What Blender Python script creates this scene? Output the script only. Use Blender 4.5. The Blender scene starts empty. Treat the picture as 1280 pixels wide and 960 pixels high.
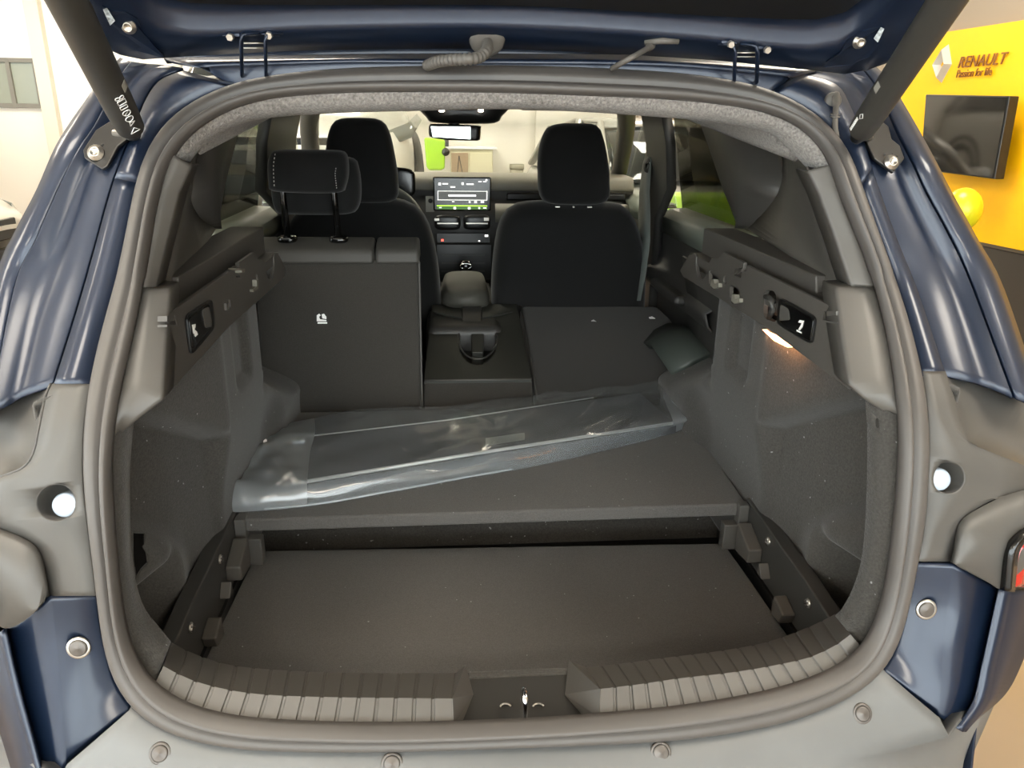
import bpy, bmesh, math, random
from mathutils import Vector, Matrix
random.seed(7)
S = bpy.context.scene
COL = S.collection
# ------------------------------------------------------------------ camera
def rad(a): return a*math.pi/180
YAW, PIT, ROL, FPX = rad(5.02), rad(19.09), rad(0.84), 950.0
CAM = Vector((-0.098, 0.0, 1.50))
fw = Vector((math.sin(YAW)*math.cos(PIT), math.cos(YAW)*math.cos(PIT), -math.sin(PIT)))
rt0 = Vector((math.cos(YAW), -math.sin(YAW), 0)); up0 = rt0.cross(fw)
rt = rt0*math.cos(ROL)+up0*math.sin(ROL); up = -rt0*math.sin(ROL)+up0*math.cos(ROL)
cd = bpy.data.cameras.new('camera'); cam = bpy.data.objects.new('camera', cd); COL.objects.link(cam)
cd.sensor_fit = 'HORIZONTAL'; cd.sensor_width = 36; cd.lens = FPX/1280*36; cd.clip_start = 0.02
M3 = Matrix((rt, up, -fw)).transposed().to_4x4(); M3.translation = CAM
cam.matrix_world = M3
S.camera = cam
# ------------------------------------------------------------------ light
W = bpy.data.worlds.new('daylight'); S.world = W; W.use_nodes = True
bg = W.node_tree.nodes['Background']; bg.inputs[0].default_value = (0.93, 0.97, 1.0, 1); bg.inputs[1].default_value = 3.6
vs = S.view_settings; vs.view_transform = 'Standard'; vs.look = 'None'; vs.exposure = 1.42; vs.gamma = 1.0; vs.use_curve_mapping = False

# ------------------------------------------------------------------ materials
def lin(c):
    if isinstance(c, str): c = tuple(int(c[i:i+2], 16)/255 for i in (0, 2, 4))
    return tuple((v/12.92 if v <= .04045 else ((v+.055)/1.055)**2.4) for v in c)
def mat(name, col, rough=.5, metal=0, coat=0, emit=0, bump=None, vary=None, speck=None, sheen=0, spec=None, crough=.06):
    m = bpy.data.materials.new(name); m.use_nodes = True; N = m.node_tree.nodes; L = m.node_tree.links
    b = N['Principled BSDF']; c = lin(col)+(1,)
    b.inputs['Base Color'].default_value = c; b.inputs['Roughness'].default_value = rough; b.inputs['Metallic'].default_value = metal
    b.inputs['Coat Weight'].default_value = coat; b.inputs['Coat Roughness'].default_value = crough
    if spec is not None: b.inputs['Specular IOR Level'].default_value = spec
    if sheen: b.inputs['Sheen Weight'].default_value = sheen; b.inputs['Sheen Roughness'].default_value = .5
    if emit: b.inputs['Emission Color'].default_value = c; b.inputs['Emission Strength'].default_value = emit
    tc = N.new('ShaderNodeTexCoord')
    cur = None
    if vary:
        sc, amt = vary
        n = N.new('ShaderNodeTexNoise'); n.inputs['Scale'].default_value = sc; n.inputs['Detail'].default_value = 4
        L.new(tc.outputs['Object'], n.inputs['Vector'])
        r = N.new('ShaderNodeMapRange'); r.inputs['To Min'].default_value = 1-amt; r.inputs['To Max'].default_value = 1+amt
        r.inputs['From Min'].default_value = .3; r.inputs['From Max'].default_value = .7
        L.new(n.outputs['Fac'], r.inputs['Value'])
        x = N.new('ShaderNodeVectorMath'); x.operation = 'SCALE'; x.inputs[0].default_value = c[:3]
        L.new(r.outputs[0], x.inputs['Scale']); cur = x.outputs[0]
    if speck:
        sc, th, sv = speck
        n = N.new('ShaderNodeTexNoise'); n.inputs['Scale'].default_value = sc; n.inputs['Detail'].default_value = 0
        L.new(tc.outputs['Object'], n.inputs['Vector'])
        r = N.new('ShaderNodeMapRange'); r.inputs['From Min'].default_value = th; r.inputs['From Max'].default_value = th+.02
        L.new(n.outputs['Fac'], r.inputs['Value'])
        mx = N.new('ShaderNodeMix'); mx.data_type = 'RGBA'; mx.inputs[6].default_value = c
        if cur: L.new(cur, mx.inputs[6])
        mx.inputs[7].default_value = (sv, sv, sv, 1); L.new(r.outputs[0], mx.inputs[0]); cur = mx.outputs[2]
    if cur: L.new(cur, b.inputs['Base Color'])
    if bump:
        sc, st, ds = bump
        n = N.new('ShaderNodeTexNoise'); n.inputs['Scale'].default_value = sc; n.inputs['Detail'].default_value = 3
        L.new(tc.outputs['Object'], n.inputs['Vector'])
        q = N.new('ShaderNodeBump'); q.inputs['Strength'].default_value = st; q.inputs['Distance'].default_value = ds
        L.new(n.outputs['Fac'], q.inputs['Height']); L.new(q.outputs[0], b.inputs['Normal'])
    return m
def glassmat(name, tint, gloss=.1, rough=.02, white=0, wcol=(1, 1, 1), fres=None):
    m = bpy.data.materials.new(name); m.use_nodes = True; N = m.node_tree.nodes; L = m.node_tree.links
    N.remove(N['Principled BSDF']); out = N['Material Output']
    t = N.new('ShaderNodeBsdfTransparent'); t.inputs[0].default_value = tint+(1,)
    g = N.new('ShaderNodeBsdfGlossy'); g.inputs['Roughness'].default_value = rough
    mx = N.new('ShaderNodeMixShader')
    if fres:
        lw = N.new('ShaderNodeLayerWeight'); lw.inputs['Blend'].default_value = .5
        pw = N.new('ShaderNodeMath'); pw.operation = 'POWER'; pw.inputs[1].default_value = 5
        ml = N.new('ShaderNodeMath'); ml.operation = 'MULTIPLY_ADD'; ml.inputs[1].default_value = fres; ml.inputs[2].default_value = gloss
        L.new(lw.outputs['Facing'], pw.inputs[0]); L.new(pw.outputs[0], ml.inputs[0]); L.new(ml.outputs[0], mx.inputs[0])
    else: mx.inputs[0].default_value = gloss
    L.new(t.outputs[0], mx.inputs[1]); L.new(g.outputs[0], mx.inputs[2]); last = mx
    if white:
        d = N.new('ShaderNodeBsdfDiffuse'); d.inputs[0].default_value = wcol+(1,)
        tl = N.new('ShaderNodeBsdfTranslucent'); tl.inputs[0].default_value = wcol+(1,)
        ad = N.new('ShaderNodeMixShader'); ad.inputs[0].default_value = .4
        L.new(d.outputs[0], ad.inputs[1]); L.new(tl.outputs[0], ad.inputs[2])
        m2 = N.new('ShaderNodeMixShader'); m2.inputs[0].default_value = white
        L.new(last.outputs[0], m2.inputs[1]); L.new(ad.outputs[0], m2.inputs[2]); last = m2
    L.new(last.outputs[0], out.inputs[0])
    return m
BLUE = mat('blue_paint', '0a1a30', .45, .4, .5, crough=.14)
BLUED = mat('blue_inner_paint', '0b1b31', .48, .4, .6, crough=.22, bump=(9, .12, .02))
SEAL = mat('seal_rubber', '4b4744', .5, bump=(900, .05, .0004))
TRIM = mat('grained_grey_plastic', '4b4844', .46, bump=(900, .12, .0006))
COVER = mat('grey_cover_plastic', '4a4845', .5, bump=(900, .08, .0005))
COVERD = COVER
BUMP = mat('bumper_plastic', '5f6060', .5, bump=(900, .08, .0005), vary=(9, .06))
DARKP = mat('dark_plastic', '333230', .5, bump=(900, .1, .0005))
BLACKP = mat('black_plastic', '141414', .35)
GLOSSB = mat('gloss_black', '0c0c0c', .12)
CARPET = mat('cargo_carpet', '403e3b', .95, bump=(420, .5, .002), vary=(260, .22), speck=(150, .845, .25), sheen=.15, spec=.1)
BOARD = mat('board_carpet', '545250', .95, bump=(520, .45, .002), vary=(420, .16), speck=(140, .85, .25), sheen=.15, spec=.1)
BOARDLO = BOARD
HEADL = mat('headliner_felt', '7a7672', .95, bump=(260, .7, .004), vary=(240, .38), sheen=.2, spec=.1)
SEATF = mat('seat_fabric', '161616', .85, bump=(500, .3, .001), sheen=.15, spec=.2)
SEATB = mat('seat_back_carpet', '383633', .95, bump=(500, .4, .0015), vary=(400, .12), sheen=.15, spec=.1)
SEATV = mat('seat_top_vinyl', '3d3b37', .6, bump=(300, .1, .001))
CHROME = mat('chrome', 'd8d8d8', .12, 1)
STEEL = mat('steel_screw', 'b5b0a8', .3, .9)
CAPM = mat('silver_grey_cap', '57524e', .4, .25)
WHITEP = mat('white_plastic', 'e8edf2', .25)
STOP = mat('pale_rubber_stop', 'a9b4c2', .3, coat=.4)
PRINT = mat('white_print', 'f0f0ee', .6)
STITCH = mat('white_stitch', 'c9c6bf', .7)
HOSE = mat('rubber_hose', '56524d', .6)
STRUT = mat('strut_black', '35332f', .48)
PALEP = mat('pale_dash_plastic', '77746a', .55)
GLASS = glassmat('window_glass', (.95, .97, .95), .03, .01, fres=.5)
TINT = glassmat('tinted_glass', (.30, .31, .28), .03, .01, fres=.5)
CLEAR = glassmat('showroom_glass', (.95, .97, .96), .02, .01)
BELT = mat('seat_belt_webbing', '5d625e', .7)
RED = mat('tail_lens', 'a01812', .12, coat=.8)
# ------------------------------------------------------------------ mesh helpers
def ray(x, y): return fw + rt*((x-640)/FPX) + up*((480-y)/FPX)
def onY(x, y, v): d = ray(x, y); return CAM + d*((v-CAM.y)/d.y)
def onX(x, y, v): d = ray(x, y); return CAM + d*((v-CAM.x)/d.x)
def onZ(x, y, v): d = ray(x, y); return CAM + d*((v-CAM.z)/d.z)
def onP(x, y, p0, n): d = ray(x, y); return CAM + d*((p0-CAM).dot(n)/d.dot(n))
GT = [(.55, .79), (.70, .835), (.823, .868), (1.031, .895), (1.12, .935), (1.18, .985), (1.268, 1.06), (1.448, 1.165), (1.53, 1.26), (1.60, 1.36), (1.75, 1.55)]
def G(x, z):
    if z <= GT[0][0]: g = GT[0][1]
    else:
        g = GT[-1][1]
        for (a, ya), (b, yb) in zip(GT, GT[1:]):
            if a <= z <= b: g = ya+(yb-ya)*(z-a)/(b-a); break
    return g + .2*(x*x-.25)
def onS(x, y, off=0.0):                       # point of the car's rear aperture surface, off metres forward of it
    d = ray(x, y); lo, hi = .3, 2.2
    for _ in range(40):
        t = (lo+hi)/2; p = CAM+d*t
        if p.y-G(p.x, p.z)-off < 0: lo = t
        else: hi = t
    return CAM+d*lo
def crs(pts, n, closed=False):                # smooth curve through pts, n samples at equal spacing
    P = [Vector(p) for p in pts]; out = []
    m = len(P); segs = m if closed else m-1
    for i in range(segs):
        if closed: a, b, c, d = P[i-1], P[i], P[(i+1) % m], P[(i+2) % m]
        else: a, b, c, d = P[max(i-1, 0)], P[i], P[i+1], P[min(i+2, m-1)]
        for k in range(12):
            t = k/12
            out.append(.5*((2*b)+(c-a)*t+(2*a-5*b+4*c-d)*t*t+(3*b-a-3*c+d)*t**3))
    out.append(P[0].copy() if closed else P[-1].copy())
    return resamp(out, n)
def resamp(pts, n):
    P = [Vector(p) for p in pts]; D = [0]
    for a, b in zip(P, P[1:]): D.append(D[-1]+(b-a).length)
    out = []; j = 0
    for i in range(n):
        t = D[-1]*i/(n-1)
        while j < len(P)-2 and D[j+1] < t: j += 1
        s = (t-D[j])/max(D[j+1]-D[j], 1e-9); out.append(P[j].lerp(P[j+1], min(max(s, 0), 1)))
    return out
def link(o, parent):
    COL.objects.link(o)
    if parent is not None:
        o.parent = parent
        if parent.type == 'EMPTY': o.matrix_parent_inverse = Matrix.Translation(-parent.location)
    return o
def make(name, verts, faces, m, parent=None, smooth=False, solid=0, bevel=0, sub=0, recalc=True, off=-1, seg=2):
    me = bpy.data.meshes.new(name); me.from_pydata([tuple(v) for v in verts], [], faces)
    if recalc:
        bm = bmesh.new(); bm.from_mesh(me); bmesh.ops.remove_doubles(bm, verts=bm.verts, dist=1e-6)
        bmesh.ops.recalc_face_normals(bm, faces=bm.faces); bm.to_mesh(me); bm.free()
    if smooth:
        for p in me.polygons: p.use_smooth = True
    me.materials.append(m)
    o = bpy.data.objects.new(name, me)
    if solid: s = o.modifiers.new('s', 'SOLIDIFY'); s.thickness = solid; s.offset = off
    if bevel:
        b = o.modifiers.new('b', 'BEVEL'); b.width = bevel; b.segments = seg; b.limit_method = 'ANGLE'; b.angle_limit = rad(35)
        if not smooth:
            for p in me.polygons: p.use_smooth = True
        b.harden_normals = True
    if sub: q = o.modifiers.new('u', 'SUBSURF'); q.levels = sub; q.render_levels = sub
    return link(o, parent)
def grid(rows, closed=False):
    n = len(rows[0]); V = [v for r in rows for v in r]; F = []
    for i in range(len(rows)-1):
        for j in range(n if closed else n-1):
            k = (j+1) % n; F.append((i*n+j, i*n+k, (i+1)*n+k, (i+1)*n+j))
    return V, F
def loft(name, rows, m, parent=None, smooth=True, solid=.004, closed=False, off=-1, **k):
    V, F = grid(rows, closed); return make(name, V, F, m, parent, smooth, solid, off=off, **k)
def tubegeo(path, r, seg=12, cap=True, flat=1.0):
    P = [Vector(p) for p in path]; V = []; F = []; n = len(P); ref = None
    for i, p in enumerate(P):
        t = (P[min(i+1, n-1)]-P[max(i-1, 0)]).normalized()
        if ref is None:
            ref = Vector((0, 0, 1)) if abs(t.z) < .9 else Vector((1, 0, 0))
        a = t.cross(ref).normalized(); b = t.cross(a).normalized(); ref = -b if False else a.cross(t)
        rr = r[i] if isinstance(r, (list, tuple)) else r
        for k in range(seg):
            q = 2*math.pi*k/seg; V.append(p+a*rr*math.cos(q)+b*rr*flat*math.sin(q))
    for i in range(n-1):
        for k in range(seg):
            F.append((i*seg+k, i*seg+(k+1) % seg, (i+1)*seg+(k+1) % seg, (i+1)*seg+k))
    if cap: F.append(tuple(range(seg))); F.append(tuple((n-1)*seg+k for k in reversed(range(seg))))
    return V, F
def tube(name, path, r, m, parent=None, seg=12, flat=1.0):
    V, F = tubegeo(path, r, seg, True, flat); return make(name, V, F, m, parent, True)
def prism(name, poly, vec, m, parent=None, bevel=0, smooth=False):
    P = [Vector(p) for p in poly]; v = Vector(vec); n = len(P)
    V = P+[p+v for p in P]; F = [tuple(range(n)), tuple(range(2*n-1, n-1, -1))]+[(i, (i+1) % n, n+(i+1) % n, n+i) for i in range(n)]
    return make(name, V, F, m, parent, smooth, bevel=bevel)
def box(name, c, s, m, parent=None, bevel=.004, rot=None):
    c = Vector(c); R = rot or Matrix.Identity(3); V = []
    for i in (-1, 1):
        for j in (-1, 1):
            for k in (-1, 1): V.append(c+R @ Vector((i*s[0]/2, j*s[1]/2, k*s[2]/2)))
    F = [(0, 1, 3, 2), (4, 6, 7, 5), (0, 4, 5, 1), (2, 3, 7, 6), (0, 2, 6, 4), (1, 5, 7, 3)]
    return make(name, V, F, m, parent, bevel=bevel)
def lathe(name, c, ax, prof, m, parent=None, seg=24, smooth=True, bevel=0):
    c = Vector(c); ax = Vector(ax).normalized(); a = ax.orthogonal().normalized(); b = ax.cross(a); rows = []
    for r, h in prof: rows.append([c+ax*h+(a*math.cos(2*math.pi*k/seg)+b*math.sin(2*math.pi*k/seg))*max(r, 1e-5) for k in range(seg)])
    V, F = grid(rows, True); o = make(name, V, F, m, parent, smooth)
    return o
def pillow(name, c, s, m, parent=None, e=.35, rot=None, nu=24, nv=14, shape=None):
    c = Vector(c); R = rot or Matrix.Identity(3); V = []; F = []
    def sp(v, p): return math.copysign(abs(v)**p, v)
    for i in range(nv+1):
        ph = -math.pi/2+math.pi*i/nv
        for j in range(nu):
            th = 2*math.pi*j/nu
            p = Vector((sp(math.cos(ph), e)*sp(math.cos(th), e)*s[0]/2, sp(math.cos(ph), e)*sp(math.sin(th), e)*s[1]/2, sp(math.sin(ph), e)*s[2]/2))
            if shape: p = shape(p)
            V.append(c+R @ p)
    for i in range(nv):
        for j in range(nu): F.append((i*nu+j, i*nu+(j+1) % nu, (i+1)*nu+(j+1) % nu, (i+1)*nu+j))
    return make(name, V, F, m, parent, True)
def rrect(cx, cy, w, h, r, n=4):
    out = []
    for qx, qy, a0 in ((1, 1, 0), (-1, 1, 90), (-1, -1, 180), (1, -1, 270)):
        for k in range(n+1):
            a = rad(a0+90*k/n); out.append((cx+qx*(w/2-r)+r*math.cos(a), cy+qy*(h/2-r)+r*math.sin(a)))
    return out
def thing(name, label, cat, loc=(0, 0, 0), group=None):
    o = bpy.data.objects.new(name, None); o.empty_display_size = .1; o.location = loc; COL.objects.link(o)
    o['label'] = label; o['category'] = cat
    if group: o['group'] = group
    return o
def tag(o, label, cat, group=None):
    o['label'] = label; o['category'] = cat
    if group: o['group'] = group
    return o
def struct(o): o['kind'] = 'structure'; return o
def boolcut(o, cutters, parent=None):
    dg = None
    for c in cutters:
        b = o.modifiers.new('c', 'BOOLEAN'); b.object = c; b.operation = 'DIFFERENCE'; b.solver = 'EXACT'
    dg = bpy.context.evaluated_depsgraph_get(); dg.update()
    me = bpy.data.meshes.new_from_object(o.evaluated_get(dg)); o.modifiers.clear(); o.data = me
    for c in cutters: bpy.data.objects.remove(c)
    return o
def mir(p): return Vector((-p[0], p[1], p[2]))
# ================================================================== SHOWROOM
FLOORM = mat('polished_brown_floor', '8d7b66', .28, vary=(1.3, .12), coat=.2)
WALLW = mat('white_wall_paint', 'e9e5dc', .7)
WALLT = mat('taupe_wall_paint', '8c8070', .75)
CEIL = mat('white_ceiling', 'dedcd6', .8)
YEL = mat('yellow_laminate', 'f0b400', .45)
SKIRT = mat('dark_plinth', '35312c', .5)
LAMPM = mat('ceiling_lamp_diffuser', 'fff4e2', .5, emit=9)
X0, X1, Y0, Y1, H = -9.0, 4.2, -5.5, 10.2, 3.5
struct(make('floor', [(X0-2, Y0-2, 0), (X1+3, Y0-2, 0), (X1+3, Y1+1, 0), (X0-2, Y1+1, 0)], [(0, 1, 2, 3)], FLOORM, solid=.1))
struct(box('ceiling', ((X0+X1)/2, (Y0+Y1)/2, H+.05), (X1-X0+2, Y1-Y0, .1), CEIL, bevel=0))
struct(box('wall_front', ((X0+X1)/2, Y1+.06, H/2), (X1-X0+2, .12, H), WALLW, bevel=0))
wl = struct(box('wall_left', (X0-.06, 6.2, H/2), (.12, 8.0, H), WALLW, bevel=0))
# the right wall runs a little askew to the car
WD = Vector((math.sin(rad(-4.5)), math.cos(rad(-4.5)), 0)); WN = Vector((-WD.y, WD.x, 0))   # WN points into the room
W0 = Vector((3.5, 4.9, 0))
def onW(x, y, off=0.0): return onP(x, y, W0+WN*off, WN)
wr = [W0+WD*a-WN*.05 for a in (-10.6, 6.5)]
struct(prism('wall_right', [wr[0], wr[1], wr[1]+Vector((0, 0, H)), wr[0]+Vector((0, 0, H))], -WN*.12, WALLT))
struct(prism('baseboard_right', [wr[0]+WN*.002, wr[1]+WN*.002, wr[1]+WN*.002+Vector((0, 0, .74)), wr[0]+WN*.002+Vector((0, 0, .74))], WN*.03, SKIRT))
# glazed facades behind the photographer and on the left
for i, (a, b) in enumerate((((X0, Y0), (X1+1.5, Y0)), ((X0, Y0), (X0, 2.2)))):
    w = struct(thing(('window_back_offscreen', 'window_left_offscreen')[i], 'tall glazed showroom facade with white mullions', 'window', ((a[0]+b[0])/2, (a[1]+b[1])/2, 0)))
    A = Vector((a[0], a[1], 0)); B = Vector((b[0], b[1], 0)); n = 5
    for k in range(n):
        p, q = A.lerp(B, k/n), A.lerp(B, (k+1)/n)
        make('pane', [p, q, q+Vector((0, 0, H)), p+Vector((0, 0, H))], [(0, 1, 2, 3)], CLEAR, w, solid=.006)
    for k in range(n+1):
        p = A.lerp(B, k/n); box('mullion', p+Vector((0, 0, H/2)), (.07, .07, H), WHITEP, w)
    for h in (.04, H-.04):
        c = A.lerp(B, .5); box('frame_rail', c+Vector((0, 0, h)), (max(abs(B.x-A.x), .07), max(abs(B.y-A.y), .07), .08), WHITEP, w)
# small two-pane window high on the left wall
q0, q1 = onY(-45, 131, Y1), onY(44, 76, Y1)
w3 = struct(thing('window_1', 'small grey-green two-pane window on the white wall', 'window', (q0.x, Y1, q0.z)))
GREENP = mat('grey_green_pane', '8e9385', .2)
xa, xb, xc = q0.x, onY(15, 100, Y1).x, q1.x; za, zb = q0.z, q1.z
FRM = mat('grey_window_frame', '7d7a72', .5)
for xx in (xa, xb, xc): box('frame_post', (xx, Y1-.02, (za+zb)/2), (.05, .06, zb-za+.05), FRM, w3)
for zz in (za, zb): box('frame_rail', ((xa+xc)/2, Y1-.022, zz), (xc-xa, .05, .05), FRM, w3)
for a, b in ((xa, xb), (xb, xc)): box('pane', ((a+b)/2, Y1-.012, (za+zb)/2), (b-a-.04, .02, zb-za-.04), GREENP, w3)
struct(box('trim_1', (onY(52, 60, Y1).x, Y1-.05, H/2), (.16, .1, H), mat('cream_trim', 'd9d2c2', .7)))
# ceiling lamps
for i in range(3):
    for j in range(4):
        x, y = -4.6+i*3.4, Y0+1.9+j*3.9
        t = thing('ceiling_lamp_offscreen', 'square recessed ceiling lamp panel with white frame', 'lamp', (x, y, H-.03), 'ceiling lamp panels')
        box('frame', (x, y, H-.012), (1.26, 1.26, .025), WHITEP, t); box('diffuser_offscreen', (x, y, H-.026), (1.16, 1.16, .02), LAMPM, t)
# yellow display panel with logo and lettering
zt = onW(1176, 41).z; zb = .77
pL = onW(1128, 110).xy.to_3d(); pR = W0-WD*2.2
dp = thing('advertising_board', 'bright yellow dealership wall board with raised logo and brown lettering', 'sign board', (pL.x, pL.y, 0))
prism('panel_board', [pL+Vector((0, 0, zb)), pR+Vector((0, 0, zb)), pR+Vector((0, 0, zt)), pL+Vector((0, 0, zt))], WN*-.04, YEL, dp)
BROWN = mat('brown_letters', '7a4a12', .5)
def walltext(s, pxa, pxb, hpx, par, name, italic=0.0, m=None):
    c = bpy.data.curves.new(name, 'FONT'); c.body = s; c.extrude = .003; c.shear = italic; c.offset = .006 if name == 'brand_lettering' else 0
    o = bpy.data.objects.new(name, c); COL.objects.link(o)
    dg = bpy.context.evaluated_depsgraph_get(); me = bpy.data.meshes.new_from_object(o.evaluated_get(dg)); bpy.data.objects.remove(o)
    xs = [v.co.x for v in me.vertices]; w = max(xs)-min(xs)
    A, B = onW(*pxa), onW(*pxb); hh = (onW(pxa[0], pxa[1]-hpx)-A).length; L = (B-A).length
    ca = max(v.co.y for v in me.vertices)
    for v in me.vertices:
        p = A + (-WD)*((v.co.x-min(xs))/w*L) + Vector((0, 0, 1))*(v.co.y/ca*hh) + WN*(v.co.z+.012); v.co = p
    me.materials.append(m or BROWN); o = bpy.data.objects.new(name, me); link(o, par)
    return o
walltext('RENAULT', (1199, 85), (1259, 84), 13, dp, 'brand_lettering', .25)
walltext('Passion for life', (1197, 97), (1240, 98), 9, dp, 'slogan_lettering', .15)
# faceted chrome diamond emblem
lg = [(1186, 55), (1190, 80), (1177, 104), (1170, 82)]
top, rgt, bot, lft = [onW(*p) for p in lg]; cc = (top+rgt+bot+lft)/4
outer = [top, rgt, bot, lft]; inner = [cc+(p-cc)*.42 for p in outer]; mid = [cc+(p-cc)*.71+WN*.05 for p in outer]
V = outer+mid+inner; F = []
for a in range(4):
    b = (a+1) % 4; F += [(a, b, 4+b, 4+a), (4+a, 4+b, 8+b, 8+a)]
make('emblem', V, F, mat('emblem_silver', 'cfcdc8', .3, .5), dp, solid=.004)
# television
tv = [onW(1150, 212, .18), onW(1243, 224, .18), onW(1262, 120, .18), onW(1157, 118, .18)]
tvt = thing('television', 'flat black television mounted on the yellow panel', 'television', tv[0].lerp(tv[1], .5))
TVM = mat('tv_screen', '1b1a18', .06, coat=1)
prism('housing', tv, -WN*.07, BLACKP, tvt, bevel=.006)
cc = sum(tv, Vector())/4
prism('screen', [cc+(p-cc)*.965+WN*.002 for p in tv], WN*.002, TVM, tvt)
box('wall_mount', cc-WN*.12, (.14, .14, .3), BLACKP, tvt)
# balloon beside the panel
bp = onW(1203, 262, .5)
bl = thing('balloon', 'pale yellow-green balloon floating in front of the yellow panel', 'balloon', bp)
pillow('skin', bp, (.22, .22, .26), mat('balloon_skin', 'c9c81e', .3), bl, 1.0)
tube('knot', [bp-Vector((0, 0, .125)), bp-Vector((0, 0, .155))], [.006, .016], mat('balloon_knot', 'b5b41c', .4), bl, 8)
tube('string', [bp-Vector((0, 0, .15)), bp-Vector((.02, 0, .6)), (bp.x, bp.y, .01)], .0025, WHITEP, bl, 6)
# ================================================================== THE CAR: rear aperture
CAR = thing('hatchback_car', 'dark blue car with its tailgate raised, seen into the open boot', 'car', (0, 2.2, 0))
SO = [(640, 934), (480, 939), (320, 938), (262, 931), (212, 919), (175, 900), (160, 886), (140, 856), (130, 820), (123, 770), (116, 705), (107, 642), (102, 580), (104, 530), (111, 475), (129, 400), (149, 332), (166, 240), (173, 210), (190, 170), (215, 142), (250, 119), (287, 104), (320, 96), (420, 85), (520, 82), (640, 81), (765, 85), (865, 92), (925, 101), (965, 111), (999, 127), (1032, 150), (1055, 175), (1070, 205), (1080, 240), (1102, 300), (1124, 360), (1141, 415), (1153, 465), (1160, 505), (1163, 555), (1157, 655), (1146, 710), (1135, 770), (1123, 812), (1101, 847), (1060, 873), (1010, 895), (960, 908), (875, 922), (785, 929)]
SI = [(640, 906), (480, 911), (320, 906), (275, 900), (225, 886), (190, 866), (175, 847), (160, 815), (152, 780), (149, 745), (145, 705), (140, 650), (136, 592), (139, 545), (150, 478), (165, 420), (180, 340), (196, 240), (207, 203), (224, 176), (250, 152), (282, 136), (300, 128), (325, 121), (420, 114), (520, 113), (640, 114), (740, 118), (840, 122), (900, 128), (950, 135), (985, 145), (1010, 160), (1033, 184), (1044, 208), (1050, 240), (1077, 300), (1097, 360), (1112, 420), (1122, 478), (1126, 520), (1128, 555), (1122, 642), (1114, 710), (1104, 765), (1085, 815), (1060, 836), (1010, 856), (960, 871), (855, 889), (747, 899), (700, 903)]
def sec(pxs, a, b, off=0.0): return [onS(x, y, off) for x, y in pxs[a:b]]
NS = 220
so = crs([onS(*p) for p in SO], NS+1, True)[:-1]; si = crs([onS(*p) for p in SI], NS+1, True)[:-1]
# cross-section of the rubber seal: flat outer lip, groove, round inner bulb
PROF = [(-.02, .018), (0, .004), (.04, -.003), (.15, -.007), (.33, -.008), (.48, -.006), (.55, .002), (.60, .003), (.64, -.004), (.70, -.011), (.80, -.015), (.90, -.012), (.97, -.004), (1.0, .002), (1.0, .010)]
for _ in range(10):
    for q_ in (so, si):
        n_ = [(q_[i-1]+q_[i]*2+q_[(i+1) % NS])/4 for i in range(NS)]; q_[:] = n_
rows = []
for t, h in PROF:
    rows.append([so[i].lerp(si[i], t)+Vector((0, h, -.25*h if so[i].z > 1.3 else .15*h)) for i in range(NS)])
loft('aperture_seal', rows, SEAL, CAR, closed=True, solid=.003)
# join mark on the seal
jm = [onS(778, y, -.019) for y in (900, 908)]
# ---------------- painted pillars around the seal
def px(pts, off): return [onS(x, y, off) for x, y in pts]
N1 = 40
def pillar(name, lines, m):
    rows = [crs(px(l, o), N1) for l, o in lines]
    return loft(name, rows, m, CAR, solid=.003)
# left: seal edge -> light strip -> channel -> weld flange -> outer quarter panel
sealL = [(300, 108), (250, 125), (215, 148), (192, 176), (177, 215), (170, 245), (152, 335), (133, 402), (113, 484)]
stripL = [(230, 88), (200, 100), (182, 125), (168, 160), (150, 205), (137, 243), (113, 330), (92, 402), (66, 484)]
chanL = [(205, 84), (180, 95), (160, 120), (145, 155), (125, 195), (105, 250), (80, 330), (55, 400), (30, 497)]
weldL = [(165, 80), (150, 100), (135, 130), (118, 162), (100, 188), (75, 238), (48, 300), (22, 358), (-10, 518)]
weldL2 = [(163, 78), (147, 98), (132, 128), (115, 160), (97, 185), (71, 235), (44, 298), (16, 358), (-17, 520)]
outL = [(150, 72), (128, 95), (105, 128), (88, 152), (68, 185), (45, 238), (18, 290), (-5, 345), (-48, 535)]
sealR = [(960, 118), (1000, 135), (1030, 156), (1050, 180), (1066, 210), (1076, 245), (1100, 305), (1122, 365), (1150, 470)]
stripR = [(1000, 92), (1045, 105), (1062, 130), (1076, 165), (1088, 203), (1101, 242), (1122, 300), (1146, 360), (1183, 470)]
chanR = [(1030, 86), (1065, 100), (1085, 130), (1100, 165), (1115, 200), (1132, 245), (1160, 305), (1190, 375), (1222, 479)]
weldR = [(1075, 84), (1092, 105), (1108, 138), (1122, 170), (1140, 205), (1156, 240), (1184, 292), (1212, 352), (1266, 497)]
weldR2 = [(1078, 82), (1095, 102), (1111, 134), (1125, 165), (1144, 202), (1160, 238), (1189, 290), (1217, 350), (1273, 499)]
outR = [(1085, 75), (1110, 98), (1133, 135), (1152, 168), (1172, 205), (1190, 240), (1222, 298), (1255, 360), (1306, 512)]
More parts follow.
